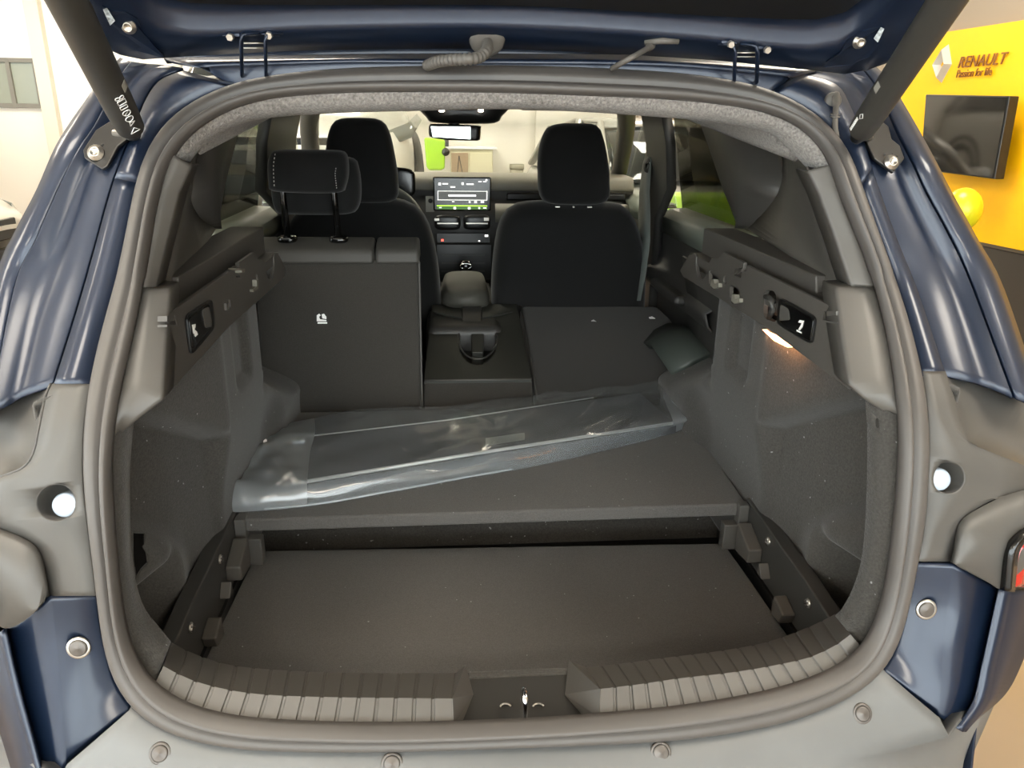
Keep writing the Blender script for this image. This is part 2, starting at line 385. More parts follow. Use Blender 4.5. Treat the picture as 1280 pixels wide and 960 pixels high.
for sl, st, ch, we, w2, ou in ((sealL, stripL, chanL, weldL, weldL2, outL), (sealR, stripR, chanR, weldR, weldR2, outR)):
    sg = -1 if sl is sealL else 1
    q1, q2, q3, q4 = crs(px(sl, .012), N1), crs(px(sl, .004), N1), crs(px(st, .004), N1), crs(px(st, .014), N1)
    cutk = 17
    loft('pillar_corner', [q[:cutk+1] for q in (q1, q2, q3, q4)], BLUED, CAR); loft('pillar_strip', [q[cutk:] for q in (q1, q2, q3, q4)], BLUE, CAR)
    ro = [crs(px(st, .012), N1), crs(px(ch, .035), N1), crs(px([((a+c)/2, (b+d)/2) for (a, b), (c, d) in zip(ch, we)], .03), N1), crs(px(we, .006), N1), crs(px(we, .012), N1)]
    loft('pillar_channel', ro, BLUED, CAR)
    o1 = crs(px(we, .012), N1); o2 = crs(px(w2, .004), N1); o3 = crs(px([((a*.3+c*.7), (b*.3+d*.7)) for (a, b), (c, d) in zip(w2, ou)], .006), N1); o4 = crs(px(ou, .014), N1)
    o5 = [p+Vector((sg*.012, .06, 0)) for p in o4]; o6 = [Vector((sg*(.76-.10*max(p.z-1.15, 0)/.4), p.y+.7, p.z)) for p in o4]
    o7 = [Vector((sg*(.80-.14*max(p.z-1.15, 0)/.4), p.y+1.0, p.z)) for p in o4]
    loft('quarter_panel', [o1, o2, o3, o4, o5, o6], BLUE, CAR)
# upper painted flange between the two pillars, under the tailgate
upS = [(290, 106), (420, 88), (520, 84), (640, 84), (765, 88), (865, 95), (970, 116)]
up2 = [(250, 84), (420, 78), (520, 78), (640, 79), (765, 80), (865, 84), (990, 96)]
up3 = [(215, 76), (420, 73), (520, 73), (640, 73), (765, 74), (865, 77), (1020, 88)]
up4 = [(205, 72), (420, 68), (520, 67), (640, 67), (765, 68), (865, 71), (1030, 82)]
loft('roof_flange', [crs(px(l, o), 50) for l, o in ((upS, .01), (up2, .01), (up2, -.004), (up3, .004), (up3, .022), (up4, .03), (up4, .07))], BLUED, CAR)
# ---------------- lower grey covers beside the seal
cutsL = []
def cover(sealpx, edge, knob, holec, holer, name, sg):
    a = crs(px(sealpx, .003), 44); b = crs(px(edge, .004), 44)
    a0 = [p+Vector((0, .012, 0)) for p in a]; bb = [p+Vector((sg*.001, .035, 0)) for p in b]
    md = [[x.lerp(y, t) for x, y in zip(a, b)] for t in (.33, .66)]
    o = loft(name, [a0, a, md[0], md[1], b, bb], COVER, CAR, solid=.003)
    hc = onS(*holec, .004); n = Vector((-sg*.12, -1, .28)).normalized()
    cut = lathe('cut', hc+n*.02, -n, [(0, 0), (holer, 0), (holer*.98, .1), (0, .1)], COVER)
    boolcut(o, [cut])
    for p in o.data.polygons: p.use_smooth = True
    lathe('stop_well', hc, -n, [(holer+.0012, -.003), (holer+.0005, -.003), (holer*.99, 0), (holer*.95, .045), (0, .045)], COVERD, o, 32)
    kc = onS(*knob, .012)
    lathe('bump_stop', kc, -n, [(0, 0), (.0135, 0), (.0158, .0015), (.0165, .004), (.0165, .034), (0, .034)], STOP, o, 28)
    return o
csL = [(112, 480), (105, 520), (102, 560), (102, 600), (106, 642), (111, 680), (115, 712), (119, 745)]
ceL = [(65, 480), (58, 497), (49, 540), (43, 566), (30, 585), (0, 597), (-30, 607), (-32, 652), (0, 661), (32, 674), (48, 687), (55, 705), (59, 725), (62, 745)]
cL = cover(csL, ceL, (81, 632), (72, 628), .0235, 'pillar_cover', -1)
csR = [(1154, 464), (1160, 505), (1163, 550), (1162, 590), (1157, 655), (1151, 690), (1145, 702)]
ceR = [(1182, 464), (1190, 490), (1201, 525), (1207, 545), (1214, 554), (1230, 562), (1254, 572), (1290, 590), (1290, 625), (1250, 622), (1215, 640), (1202, 650), (1196, 662), (1192, 685), (1189, 702)]
cR = cover(csR, ceR, (1175, 600), (1184, 597), .0225, 'pillar_cover', 1)
# recessed pockets above and lamp housings below, both sides
def clampx(p, lim=.86):
    if abs(p.x) <= lim: return p
    return Vector((math.copysign(lim+.02*min(abs(p.x)-lim, .2), p.x), p.y+min(abs(p.x)-lim, .2), p.z))
def strips(name, rows, m, n=30, parent=None, solid=.003): return loft(name, [[clampx(p) for p in crs(r, n)] for r in rows], m, parent or CAR, solid=solid)
for sg in (-1, 1):                                # outer flank between the aperture and the rear doors
    fr_ = []
    for z, xd in ((1.24, .77), (1.19, .80), (1.10, .83), (.95, .86), (.70, .865), (.45, .85), (.30, .80)):
        y0 = G(.73, z)+.10; fr_.append([Vector((sg*.79, y0, z)), Vector((sg*(.79*.6+xd*.4), y0+.08, z)), Vector((sg*xd, y0+.30, z)), Vector((sg*(xd+.005), 1.62, z))])
    loft('rear_flank', fr_, BLUE, CAR, solid=.004)
pkL = [(65, 480), (58, 497), (49, 540), (43, 566), (30, 585), (0, 597), (-40, 609)]
pkL2 = [(60, 481), (30, 497), (0, 510), (-20, 520), (-40, 530), (-60, 540), (-80, 550)]
strips('lamp_pocket', [px(pkL, .006), px(pkL, .016), px([((a*2+c)/3, (b*2+d)/3) for (a, b), (c, d) in zip(pkL, pkL2)], .05), px(pkL2, .075), px([(a-20, b-3) for a, b in pkL2], .085)], COVERD)
pkR = [(1182, 464), (1190, 490), (1201, 525), (1207, 545), (1214, 554), (1254, 572), (1300, 592)]
pkR2 = [(1186, 464), (1215, 476), (1245, 490), (1277, 503), (1290, 515), (1310, 530), (1330, 545)]
strips('lamp_pocket', [px(pkR, .006), px(pkR, .016), px([((a*2+c)/3, (b*2+d)/3) for (a, b), (c, d) in zip(pkR, pkR2)], .045), px(pkR2, .07), px([(a+20, b-3) for a, b in pkR2], .08)], COVERD)
# lower housing block: upper sloped face then rear face
hbL = [(-30, 652), (0, 661), (32, 674), (48, 687), (55, 705), (59, 725), (62, 745)]
hbL1 = [(-35, 662), (-4, 670), (27, 682), (42, 693), (50, 710), (55, 728), (58, 746)]
hbL2 = [(-60, 700), (-45, 720), (-30, 750), (-20, 775), (-8, 795), (0, 792), (2, 788)]
strips('lamp_housing', [px(hbL, .014), px(hbL, .002), px(hbL1, -.012), px([(-30, 690), (-10, 705), (10, 725), (28, 745), (40, 760), (50, 758), (56, 750)], -.02), px([(-40, 740), (-30, 755), (-10, 775), (4, 785), (20, 782), (40, 768), (55, 752)], -.02)], COVERD)
hbR = [(1290, 610), (1270, 615), (1250, 622), (1215, 640), (1202, 650), (1196, 662), (1192, 685), (1188, 703)]
hbR1 = [(1286, 640), (1276, 645), (1262, 660), (1225, 662), (1208, 667), (1201, 676), (1196, 690), (1191, 704)]
hbR2 = [(1300, 670), (1290, 690), (1262, 684), (1250, 680), (1230, 682), (1215, 692), (1204, 700), (1195, 706)]
hbR3 = [(1300, 690), (1270, 720), (1258, 735), (1250, 736), (1235, 727), (1220, 719), (1206, 712), (1196, 707)]
strips('lamp_housing', [px(hbR, .014), px(hbR, .002), px(hbR1, -.012), px(hbR2, -.018), px(hbR3, -.016), px([(a+2, b+3) for a, b in hbR3], .03)], COVERD)
# tail lamp edge on the right
TL = [(1252, 737), (1257, 690), (1268, 672), (1285, 660), (1300, 655)]
tl = strips('tail_lamp', [px(TL, -.017), px([(a+7, b+1) for a, b in TL], -.03), px([(a+14, b+2) for a, b in TL], -.02)], GLOSSB)
strips('lens', [px([(1266, 733), (1270, 700), (1280, 680), (1300, 668)], -.02), px([(1290, 735), (1300, 700), (1310, 680), (1330, 668)], .01)], RED, 20, tl)
mtl = [[mir(v) for v in r] for r in (px(TL, -.017), px([(a+7, b+1) for a, b in TL], -.03), px([(a+14, b+2) for a, b in TL], -.02))]
tl2 = strips('tail_lamp', mtl, GLOSSB)
# ---------------- blue corner panels below the covers
cpA = [(118, 745), (124, 790), (131, 822), (141, 857), (161, 888)]; cpB = [(65, 745), (70, 790), (75, 830), (79, 870), (82, 910)]; cpC = [(60, 747), (66, 795), (72, 835), (76, 880), (84, 952)]
cpD = [(15, 775), (22, 820), (30, 860), (45, 920), (70, 990)]; cpE = [(0, 788), (8, 830), (18, 880), (35, 940), (60, 1010)]; cpF = [(-12, 790), (-4, 835), (8, 890), (28, 950), (50, 1020)]
pA = [(146, 702), (141, 750), (134, 778), (122, 815), (101, 848)]
def corner(A, B, Bo, C, D, E, sg):
    a = crs(px(A, .006), 30); b = crs(px(B, .004), 30); 
    o = loft('corner_panel', [[p+Vector((0, .02, 0)) for p in a], a, b, crs(px(Bo, .001), 30), crs(px([((x+u)/2, (y+v)/2) for (x, y), (u, v) in zip(Bo, C)], .022), 30), crs(px(C, .018), 30), crs(px(C, .03), 30)], BLUE, CAR)
    q = loft('bumper_corner', [crs(px(C, .02), 30), crs(px([(x+sg*2, y+1) for x, y in C], .004), 30), crs(px([(x+sg*3, y+1) for x, y in C], .002), 30), crs(px(D, .0), 30), crs(px([(x+sg*2, y) for x, y in D], .008), 30), crs(px([(x+sg*5, y) for x, y in D], .008), 30), crs(px(E, .02), 30), [Vector((p.x+sg*.05, p.y+.14, p.z)) for p in crs(px(E, .02), 30)]], BLUE, CAR)
    return o
oL = corner([(118, 745), (124, 790), (131, 822), (141, 857), (161, 889)], [(66, 745), (71, 790), (76, 830), (79, 880), (84, 953)], [(63, 745), (68, 790), (73, 832), (76, 882), (82, 956)],
            [(10, 785), (20, 830), (30, 870), (45, 925), (62, 990)], [(0, 790), (11, 835), (22, 880), (38, 935), (55, 1000)], [(-25, 790), (-20, 835), (-8, 890), (10, 950), (30, 1020)], -1)
oR = corner([(1145, 703), (1137, 760), (1124, 812), (1112, 835), (1106, 841)], [(1187, 703), (1184, 750), (1177, 800), (1175, 850), (1171, 892)], [(1190, 703), (1186, 750), (1179, 802), (1177, 850), (1173, 895)],
            [(1246, 735), (1236, 780), (1225, 830), (1214, 875), (1192, 908)], [(1262, 738), (1252, 785), (1240, 835), (1230, 878), (1203, 915)], [(1300, 735), (1290, 790), (1275, 835), (1255, 870), (1215, 905)], 1)
def cap(p, n, r, parent, name='screw_cap'):
    n = Vector(n).normalized()
    lathe(name, Vector(p)+n*.003, -n, [(0, 0), (r*.12, .0), (r*.16, .0006), (r*.8, .0), (r, .0012), (r*1.05, .004), (0, .004)], CAPM, parent, 28)
    lathe('cap_rim', Vector(p)+n*.001, -n, [(r*1.08, 0), (r*1.32, 0), (r*1.4, .002), (r*1.06, .003)], STEEL if parent in (oL, oR) else CAPM, parent, 28)
cap(onS(98, 810, -.003), (.08, -1, .2), .0112, oL); cap(onS(1158, 762, -.003), (-.08, -1, .2), .0112, oR)
# ---------------- bumper: step under the seal, then the rear face
stA = [(161, 889), (176, 902), (212, 920), (262, 932), (320, 939), (480, 941), (640, 936), (785, 931), (875, 924), (960, 909), (1010, 897), (1060, 875), (1106, 841)]
stT = crs(px(stA, .006), 60)
rE = [onS(*p, -.012) for p in ((860, 964), (960, 943), (1060, 923), (1130, 908), (1172, 897))]
half = [Vector((0, rE[0].y-.035, rE[0].z-.001))]+[Vector((.25, rE[0].y-.005, rE[0].z))]+rE[1:]
stB = crs([mir(p) for p in reversed(half)]+half[1:], 60)
lo = [p+Vector((.02*p.x, -.012, -.02)) for p in stB]
b2 = [Vector((p.x*(1+.27*min(1, abs(p.x)/.6)**3), p.y-.05+.16*min(1, abs(p.x)/.6)**4, p.z-.035)) for p in stB]; b3 = [Vector((p.x*(1.02+.31*min(1, abs(p.x)/.6)**3), p.y-.09+.22*min(1, abs(p.x)/.6)**4, p.z-.10)) for p in stB]
b4 = [Vector((p.x*1.36, p.y-.09+.26*min(1, abs(p.x)/.6)**4, p.z-.28)) for p in stB]; b5 = [Vector((p.x*1.33, p.y+.24*p.x*p.x, .25)) for p in stB]
BP = loft('bumper', [[p+Vector((0, .03, 0)) for p in stT], stT, [a.lerp(b, .5) for a, b in zip(stT, stB)], stB, lo, b2, b3, b4, b5], BUMP, CAR)
for p in ((200, 942), (490, 955), (826, 941), (1078, 892)):
    d = ray(*p); lo_, hi_ = .4, 2.0
    for _ in range(30):        # find the step surface by its height there
        t = (lo_+hi_)/2; q = CAM+d*t
        k = min(range(60), key=lambda i: abs(stT[i].x-q.x)); j = min(range(60), key=lambda i: abs(stB[i].x-q.x))
        u = (stT[k].z-q.z)/max(stT[k].z-stB[j].z, 1e-4); ys = stT[k].y+(stB[j].y-stT[k].y)*u
        if q.y < ys: lo_ = t
        else: hi_ = t
    cap(CAM+d*(lo_-.003), (0, -1, .6), .0105, BP)
# ================================================================== THE CAR: boot interior
# headliner beam behind the top of the seal
hlU = [(214, 193), (224, 178), (250, 153), (282, 137), (325, 122), (420, 115), (520, 114), (640, 115), (740, 119), (840, 123), (900, 129), (950, 136), (985, 146), (1010, 161), (1034, 186), (1046, 205)]
hlL = [(236, 205), (248, 189), (268, 173), (295, 159), (335, 149), (420, 143), (520, 140), (640, 138), (740, 142), (840, 149), (890, 154), (935, 161), (965, 169), (988, 190), (1000, 202), (1011, 213)]
def down(p): return Vector(p)
a = crs(px(hlU, .012), 70); b = crs(px([(u*.45+l*.55, v*.45+w*.55) for (u, v), (l, w) in zip(hlU, hlL)], .035), 70); c = crs(px([(x, y-3) for x, y in hlL], .09), 70)
c2 = [p+Vector((0, .035, .012)) for p in c]
front = [Vector((p.x*1.02, 2.3, 1.575-.08*p.x*p.x)) for p in c]; front2 = [Vector((p.x*.98, 2.95, 1.565-.08*p.x*p.x)) for p in c]
loft('headliner', [[p+Vector((0, -.004, .006)) for p in a], a, b, c, c2], HEADL, CAR, solid=.002)
loft('roof_lining', [[p+Vector((0, .004, .004)) for p in c2], front, front2], HEADL, CAR, solid=.01)
rr = crs(px([(205, 74), (420, 70), (520, 69), (640, 69), (765, 70), (865, 73), (1030, 84)], .05), 40)
loft('roof_panel', [rr, [Vector((p.x*1.0, p.y+.04, max(p.z+.02, 1.655-.06*p.x*p.x))) for p in rr], [Vector((p.x*1.02, 1.62, 1.672-.10*p.x*p.x)) for p in rr], [Vector((p.x*1.12, 2.3, 1.69-.12*p.x*p.x)) for p in rr], [Vector((p.x*1.06, 2.98, 1.62-.10*p.x*p.x)) for p in rr]], BLUE, CAR, solid=.01)
# rear pillar trims (plastic bands beside the seal)
def segs(P, n):
    out = []
    for a, b in zip(P, P[1:]): out += [a.lerp(b, k/n) for k in range(n)]
    return out+[P[-1]]
def band(outer, inner, o1, o2, o3, sg):
    A = segs(px(outer, o1), 10); B = segs(px(inner, o2), 10); mid = [p.lerp(q, .5) for p, q in zip(A, B)]
    return loft('rear_pillar_trim', [A, mid, [p.lerp(q, .97) for p, q in zip(A, B)], B, [p+Vector((sg*.0005, .002, 0)) for p in B], [p+Vector((sg*.012, o3, 0)) for p in B]], TRIM, CAR)
bR = band([(1045, 205), (1052, 240), (1078, 300), (1098, 361), (1099, 366), (1113, 420), (1122, 474), (1124, 490), (1127, 522)], [(1012, 213), (1026, 242), (1047, 300), (1067, 361), (1046, 362), (1055, 427), (1064, 480), (1080, 495), (1125, 524)], .012, .035, .05, .3)
bL = band([(215, 193), (197, 240), (184, 310), (176, 362), (175, 367), (165, 420), (150, 478), (146, 505), (140, 542)], [(236, 206), (221, 240), (203, 310), (190, 363), (210, 364), (205, 427), (201, 498), (171, 520), (142, 545)], .012, .035, .05, -.3)
# upper rear quarter trims: dark concave panel from the band to the rear side window
def onXs(pts, v): return [onX(x, y, v) for x, y in pts]
def quarter(pxA, rows, sg):
    A = crs(px(pxA, .036), 24); R = [A]+[crs(r, 24) for r in rows]
    return loft('quarter_trim', R, TRIM, CAR)
quarter([(1012, 213), (1026, 242), (1047, 300), (1068, 362)], [[onX(1008, 190, .585), onX(1012, 240, .575), onX(1024, 300, .555), onX(1046, 361, .53)], [onX(985, 168, .61), onX(988, 215, .61), onX(985, 262, .60), onX(985, 318, .56)], [onX(976, 160, .625), onX(980, 214, .625), onX(950, 272, .62), onX(935, 287, .60)]], 1)
quarter([(236, 206), (221, 240), (200, 320), (190, 364)], [[onX(240, 190, -.585), onX(238, 235, -.575), onX(225, 300, -.555), onX(214, 362, -.53)], [onX(246, 180, -.60), onX(234, 230, -.61), onX(238, 268, -.60), onX(248, 320, -.56)], [onX(250, 175, -.62), onX(236, 238, -.625), onX(247, 272, -.62), onX(268, 287, -.60)]], -1)
# C-pillar trims
def cpil(edge, far, sg):
    A = crs(edge, 24); B = crs(far, 24); mid = [p.lerp(q, .5)+Vector((-sg*.018, 0, 0)) for p, q in zip(A, B)]
    return loft('side_pillar_trim', [[p+Vector((sg*.03, .01, 0)) for p in A], A, mid, B, [p+Vector((sg*.05, .02, 0)) for p in B]], TRIM, CAR)
cpR = cpil([onX(940, 130, .60), onX(957, 166, .615), onX(972, 205, .62), onX(985, 241, .62), onX(966, 262, .62), onX(935, 285, .62)], [onX(862, 130, .60), onX(877, 155, .615), onX(892, 197, .62), onX(905, 235, .62), (915, 0), onX(922, 284, .62)][:4]+[onX(916, 262, .62), onX(924, 284, .62)], 1)
cpL = cpil([onX(262, 120, -.60), onX(250, 175, -.615), onX(237, 215, -.62), onX(235, 245, -.62), onX(245, 270, -.62), onX(266, 286, -.62)], [onX(316, 120, -.60), onX(303, 152, -.615), onX(292, 190, -.62), onX(282, 230, -.62), onX(276, 262, -.62), onX(268, 286, -.62)], -1)
# ledge + hook strip on each side
def sidetrim(sg):
    X = .485*sg
    yz = [(1.0, 1.135), (1.068, 1.24), (1.437, 1.24), (1.437, 1.226), (1.452, 1.226), (1.452, 1.243), (1.57, 1.243), (1.60, 1.225), (1.64, 1.218)]
    for k in range(9):
        a = rad(180-180*k/8); yz.append((1.70+.045*math.cos(a), 1.205-.045*math.sin(a)))
    yz += [(1.76, 1.21), (1.80, 1.20), (1.86, 1.15), (1.83, 1.14), (1.33, 1.147)]
    o = prism('hook_strip', [(X, y, z) for y, z in yz], (sg*.008, 0, 0), TRIM, CAR, bevel=.002)
    prism('parcel_ledge', [(.516*sg, y, z) for y, z in ((1.12, 1.16), (1.12, 1.235), (1.205, 1.235), (1.215, 1.263), (1.75, 1.264), (1.80, 1.264), (1.80, 1.16))], (sg*.075, 0, 0), TRIM, CAR, bevel=.003)
    box('ledge_groove', (sg*.503, 1.42, 1.195), (.03, .76, .02), TRIM, CAR, bevel=0)
    return o
hsR, hsL = sidetrim(1), sidetrim(-1)
def plate(name, pts, X, t, m, par, bevel=0): return prism(name, [onX(x, y, X) for x, y in pts], (t, 0, 0), m, par, bevel)
# right strip furniture
XR = .4848
def oval(cx, cy, w, h, n=14, sk=0): return [(cx+w*math.cos(2*math.pi*k/n)+sk*math.sin(2*math.pi*k/n), cy+h*math.sin(2*math.pi*k/n)) for k in range(n)]
def roundpoly(pts, r=.25, n=4):
    out = []; m = len(pts)
    for i in range(m):
        a, b, c = Vector(pts[i-1]), Vector(pts[i]), Vector(pts[(i+1) % m])
        for k in range(n+1):
            t = k/n; p = b+(a-b)*r*(1-t)**2+(c-b)*r*t*t; out.append((p.x, p.y))
    return out
def openings(o, polys, X, sg):
    boolcut(o, [prism('cut', [onX(x, y, X)-Vector((sg*.03, 0, 0)) for x, y in q], (sg*.055, 0, 0), TRIM) for q in polys])
HS = [[(cx-7, cy-12), (cx+4, cy-13), (cx+6, cy+7), (cx-4, cy+12), (cx-7, cy+3)] for cx, cy in ((893, 350), (919, 369))]
openings(hsR, [roundpoly(q) for q in HS]+[roundpoly([(904, 345), (908, 344), (908, 356), (904, 356)], .4), [(919, 336), (928, 334), (926, 347), (916, 344)], [(1030, 389), (1043, 391), (1044, 407), (1028, 402)], roundpoly([(955, 362), (970, 364), (972, 404), (954, 398)], .3)], XR, 1)
for cx, cy in ((893, 350), (919, 369)):
    plate('hook', [(cx-4, cy-1), (cx-1, cy-1), (cx, cy+5), (cx+5, cy+4), (cx+5, cy+9), (cx-1, cy+11), (cx-5, cy+7)], XR-.0075, .04, PALEP, hsR)
plate('clip_tongue', [(918, 343), (927, 336), (926, 340), (921, 344)], XR-.004, .036, TRIM, hsR)
plate('clip_tongue', [(1034, 389), (1045, 389), (1045, 394), (1033, 395)], XR-.005, .014, COVER, hsR); plate('clip_tongue', [(1028, 400), (1046, 403), (1046, 405), (1028, 402.5)], XR-.005, .014, COVER, hsR)
tube('lever', [onX(956, 371, XR-.004)+Vector((.035, 0, 0)), onX(956, 371, XR-.004), onX(963, 373, XR-.014), onX(966, 378, XR-.018), onX(965, 388, XR-.018), onX(961, 398, XR-.008)], [.004, .004, .005, .006, .006, .004], DARKP, hsR, 8)
plate('lever_tab', [(954, 370), (961, 373), (960, 377), (954, 373)], XR-.008, .04, COVER, hsR)
def button(pts, inner, scoop, icon, X, sg, par):
    plate('button_bezel', roundpoly(pts, .16), X, -sg*.005, BLACKP, par, .0015)
    b = plate('button_face', roundpoly(inner, .14), X-sg*.0052, -sg*.003, GLOSSB, par, .001)
    plate('button_scoop', roundpoly(scoop, .2), X-sg*.0053, -sg*.0036, COVERD, par)
    for poly in icon: plate('seat_icon', poly, X-sg*.0085, -sg*.0006, PRINT, par)
button([(977, 371), (1022, 396), (1017, 431), (973, 405)], [(979, 376), (1019, 399), (1014, 427), (976, 403)], [(978, 380), (988, 386), (990, 400), (976, 401)],
       [[(998, 403), (1000, 400), (1005, 401), (1003, 409), (1000, 413), (998, 412), (1001, 407), (1002, 404)], [(996, 412), (1002, 415), (1002, 417), (996, 414)]], XR, 1, hsR)
XL = -.4848
button([(230, 394), (262, 373), (266, 410), (236, 445)], [(234, 398), (259, 378), (263, 408), (239, 438)], [(250, 387), (259, 383), (263, 408), (254, 410)],
       [[(240, 406), (244, 405), (244, 408), (243, 412), (246, 415), (246, 418), (242, 417), (241, 412)], [(243, 418), (246, 416), (247, 418), (244, 421)]], XL, -1, hsL)
openings(hsL, [roundpoly([(280, 377), (288, 373), (289, 386), (282, 389)], .3), roundpoly([(315, 345), (322, 341), (323, 358), (316, 365)], .3), [(211, 397), (220, 394), (222, 407), (211, 410)], [(295, 345), (300, 344), (301, 347), (295, 347)]], XL, -1)
plate('pin_clip', [(283, 379), (285, 377), (286, 387), (284, 388)], XL+.004, -.036, TRIM, hsL)
plate('hook', [(321, 350), (323, 349), (323, 361), (317, 365), (316, 362), (321, 358)], XL+.0065, -.038, PALEP, hsL)
plate('clip_tongue', [(209, 395), (218, 395), (219, 401), (209, 402)], XL+.004, -.013, COVER, hsL); plate('clip_tongue', [(209, 406), (221, 406), (220, 409), (209, 409)], XL+.004, -.013, COVER, hsL)
plate('clip_tongue', [(285, 335), (298, 336), (298, 341), (294, 341), (294, 338), (286, 337)], XL, .012, PALEP, hsL)
# boot lamp under the right strip
bl_ = prism('boot_lamp', [onX(953, 412, .49), onX(970, 423, .49), onX(987, 433, .49), onX(984, 434, .494), onX(968, 426, .494)], (.02, 0, 0), mat('lamp_lens', 'ffb070', .3, emit=9), CAR)
# ---------------- carpeted side linings
def sst(a, b, v):
    t = min(max((v-a)/(b-a), 0), 1); return t*t*(3-2*t)
def lining(sg):
    cols = []
    for j in range(111):
        y = .99+1.04*j/110; r = []
        far_ = sst(1.315, 1.345, y)
        for i in range(91):
            z = 1.16-.57*i/90
            up_ = .50+.075*max(0, 1.33-y)/.33
            lw_ = up_+.05+.02*max(0, 1.2-y)/.2
            zc = 1.118-.6*(y-1.06)
            k = sst(zc+.004, zc-.022, z)
            x = up_*(1-k)+lw_*k
            zc2 = .905-.7*(y-1.127)                    # low bulge that swells inwards under the second crease
            if z < zc2 and y < 1.24: x -= .055*sst(zc2, zc2-.10, z)*(1-sst(1.10, 1.24, y))
            xf = .506+.035*sst(1.0, .76, z)
            if z > .98:                                 # upright flutes and an oblong dimple below the hook strip
                xf += .014*(sst(1.40, 1.43, y)-sst(1.50, 1.53, y))*sst(.99, 1.02, z)
                xf += .012*(sst(1.60, 1.63, y)-sst(1.74, 1.77, y))
            xf += .13*sst(1.61, 1.70, y)*sst(.80+.10*sst(1.95, 1.65, y), .90+.10*sst(1.95, 1.65, y), z)   # turns away behind the flutes
            xf -= .03*sst(1.64, 1.80, y)*sst(.90, .80, z)    # wheelhouse swell next to the seat
            x = x*(1-far_)+xf*far_
            x += .12*sst(.83, .79, z)*sst(1.17, 1.09, y)      # dark gap beside the rail
            if z < .70 and y > 1.17: x = min(x, .565)
            r.append(Vector((sg*x, y, z)))
        cols.append(r)
    return loft('side_lining', cols, CARPET, CAR, solid=.006)
lnR = lining(1); lnL = lining(-1)
# carpet flange right behind the seal
fRo = [(1125, 522), (1128, 555), (1122, 642), (1115, 710), (1105, 765), (1090, 808), (1084, 818)]
fRi = [(1081, 497), (1084, 540), (1083, 620), (1078, 690), (1068, 730), (1053, 760), (1044, 769)]
fLo = [(141, 542), (137, 592), (140, 650), (145, 705), (150, 750), (162, 815), (176, 846), (190, 864)]
fLi = [(168, 523), (163, 580), (163, 640), (166, 700), (172, 735), (182, 762), (200, 785), (214, 802)]
for o_, i_, sg in ((fRo, fRi, 1), (fLo, fLi, -1)):
    A = crs(px(o_, .014), 30); B = crs(px(i_, .06), 30)
    fl_ = loft('lining_flange', [A, [p.lerp(q, .5) for p, q in zip(A, B)], B, [p+Vector((sg*.05, .02, 0)) for p in B]], CARPET, CAR, solid=.004)
    if sg > 0: flR = fl_
def through(o, poly, X, m=.25):                # opening cut straight through a lining
    P = [onX(x, y, X) for x, y in poly]; d = (sum(P, Vector())/len(P)-CAM).normalized()
    boolcut(o, [prism('cut', [p-d*.05 for p in P], d*(m+.05), CARPET)])
    for p in o.data.polygons: p.use_smooth = True
through(flR, roundpoly([(1094, 523), (1098, 522), (1099, 536), (1095, 535)], .4), .53)
through(lnL, [(166, 665), (180, 666), (180, 680), (177, 683), (182, 690), (184, 704), (176, 712), (170, 722), (167, 700)], -.565)
# ---------------- floor rails with steps, brackets and screws
def rail(sg):
    X = .528*sg
    yz = [(1.00, .60), (1.00, .722), (1.12, .735), (1.25, .742), (1.40, .752), (1.40, .60)]
    o = prism('floor_rail', [(X, y, z) for y, z in yz], (sg*.03, 0, 0), DARKP, CAR, bevel=.004)
    prism('board_bracket', [(X, 1.372, z_) for z_ in (.62, .62)] and [(X, 1.375, .745), (X-sg*.022, 1.375, .745), (X-sg*.022, 1.375, .70), (X-sg*.05, 1.375, .70), (X-sg*.05, 1.375, .64), (X, 1.375, .64)], (0, .025, 0), COVERD, o, bevel=.003)
    prism('step_block', [(X, 1.29, .69), (X, 1.36, .715), (X, 1.36, .65), (X, 1.29, .66)], (-sg*.03, 0, 0), TRIM, o, bevel=.004)
    prism('step_block', [(X, 1.125, .655), (X, 1.17, .668), (X, 1.175, .625), (X, 1.135, .63)], (-sg*.026, 0, 0), TRIM, o, bevel=.004)
    prism('step_lug', [(X, 1.24, .655), (X, 1.26, .68), (X, 1.265, .655)], (-sg*.02, 0, 0), TRIM, o, bevel=.002)
    prism('lower_rail', [(X, 1.0, .63), (X, 1.45, .63), (X, 1.45, .595), (X, 1.0, .595)], (-sg*.006, 0, 0), BLACKP, o)
    for y, z in ((1.27, .722), (1.09, .705)):
        lathe('rail_screw', (X-sg*.0005, y, z), (-sg, 0, 0), [(0, .004), (.004, .004), (.0085, .002), (.009, 0), (0, 0)], STEEL, o, 12)
        for k in range(3): box('screw_spoke', (X-sg*.005, y, z), (.003, .015, .0022), CHROME, o, .0005, Matrix.Rotation(rad(60*k+20), 3, 'X'))
    return o
rail(1); rail(-1)
# boot well under the boards
box('boot_well', (0, 1.5, .52), (1.16, 1.1, .02), BLACKP, CAR, 0)
for sg in (-1, 1): box('well_wall', (sg*.57, 1.5, .60), (.02, 1.1, .20), BLACKP, CAR, 0)
box('well_bulkhead', (0, 1.62, .615), (1.12, .02, .19), CARPET, CAR, .002)
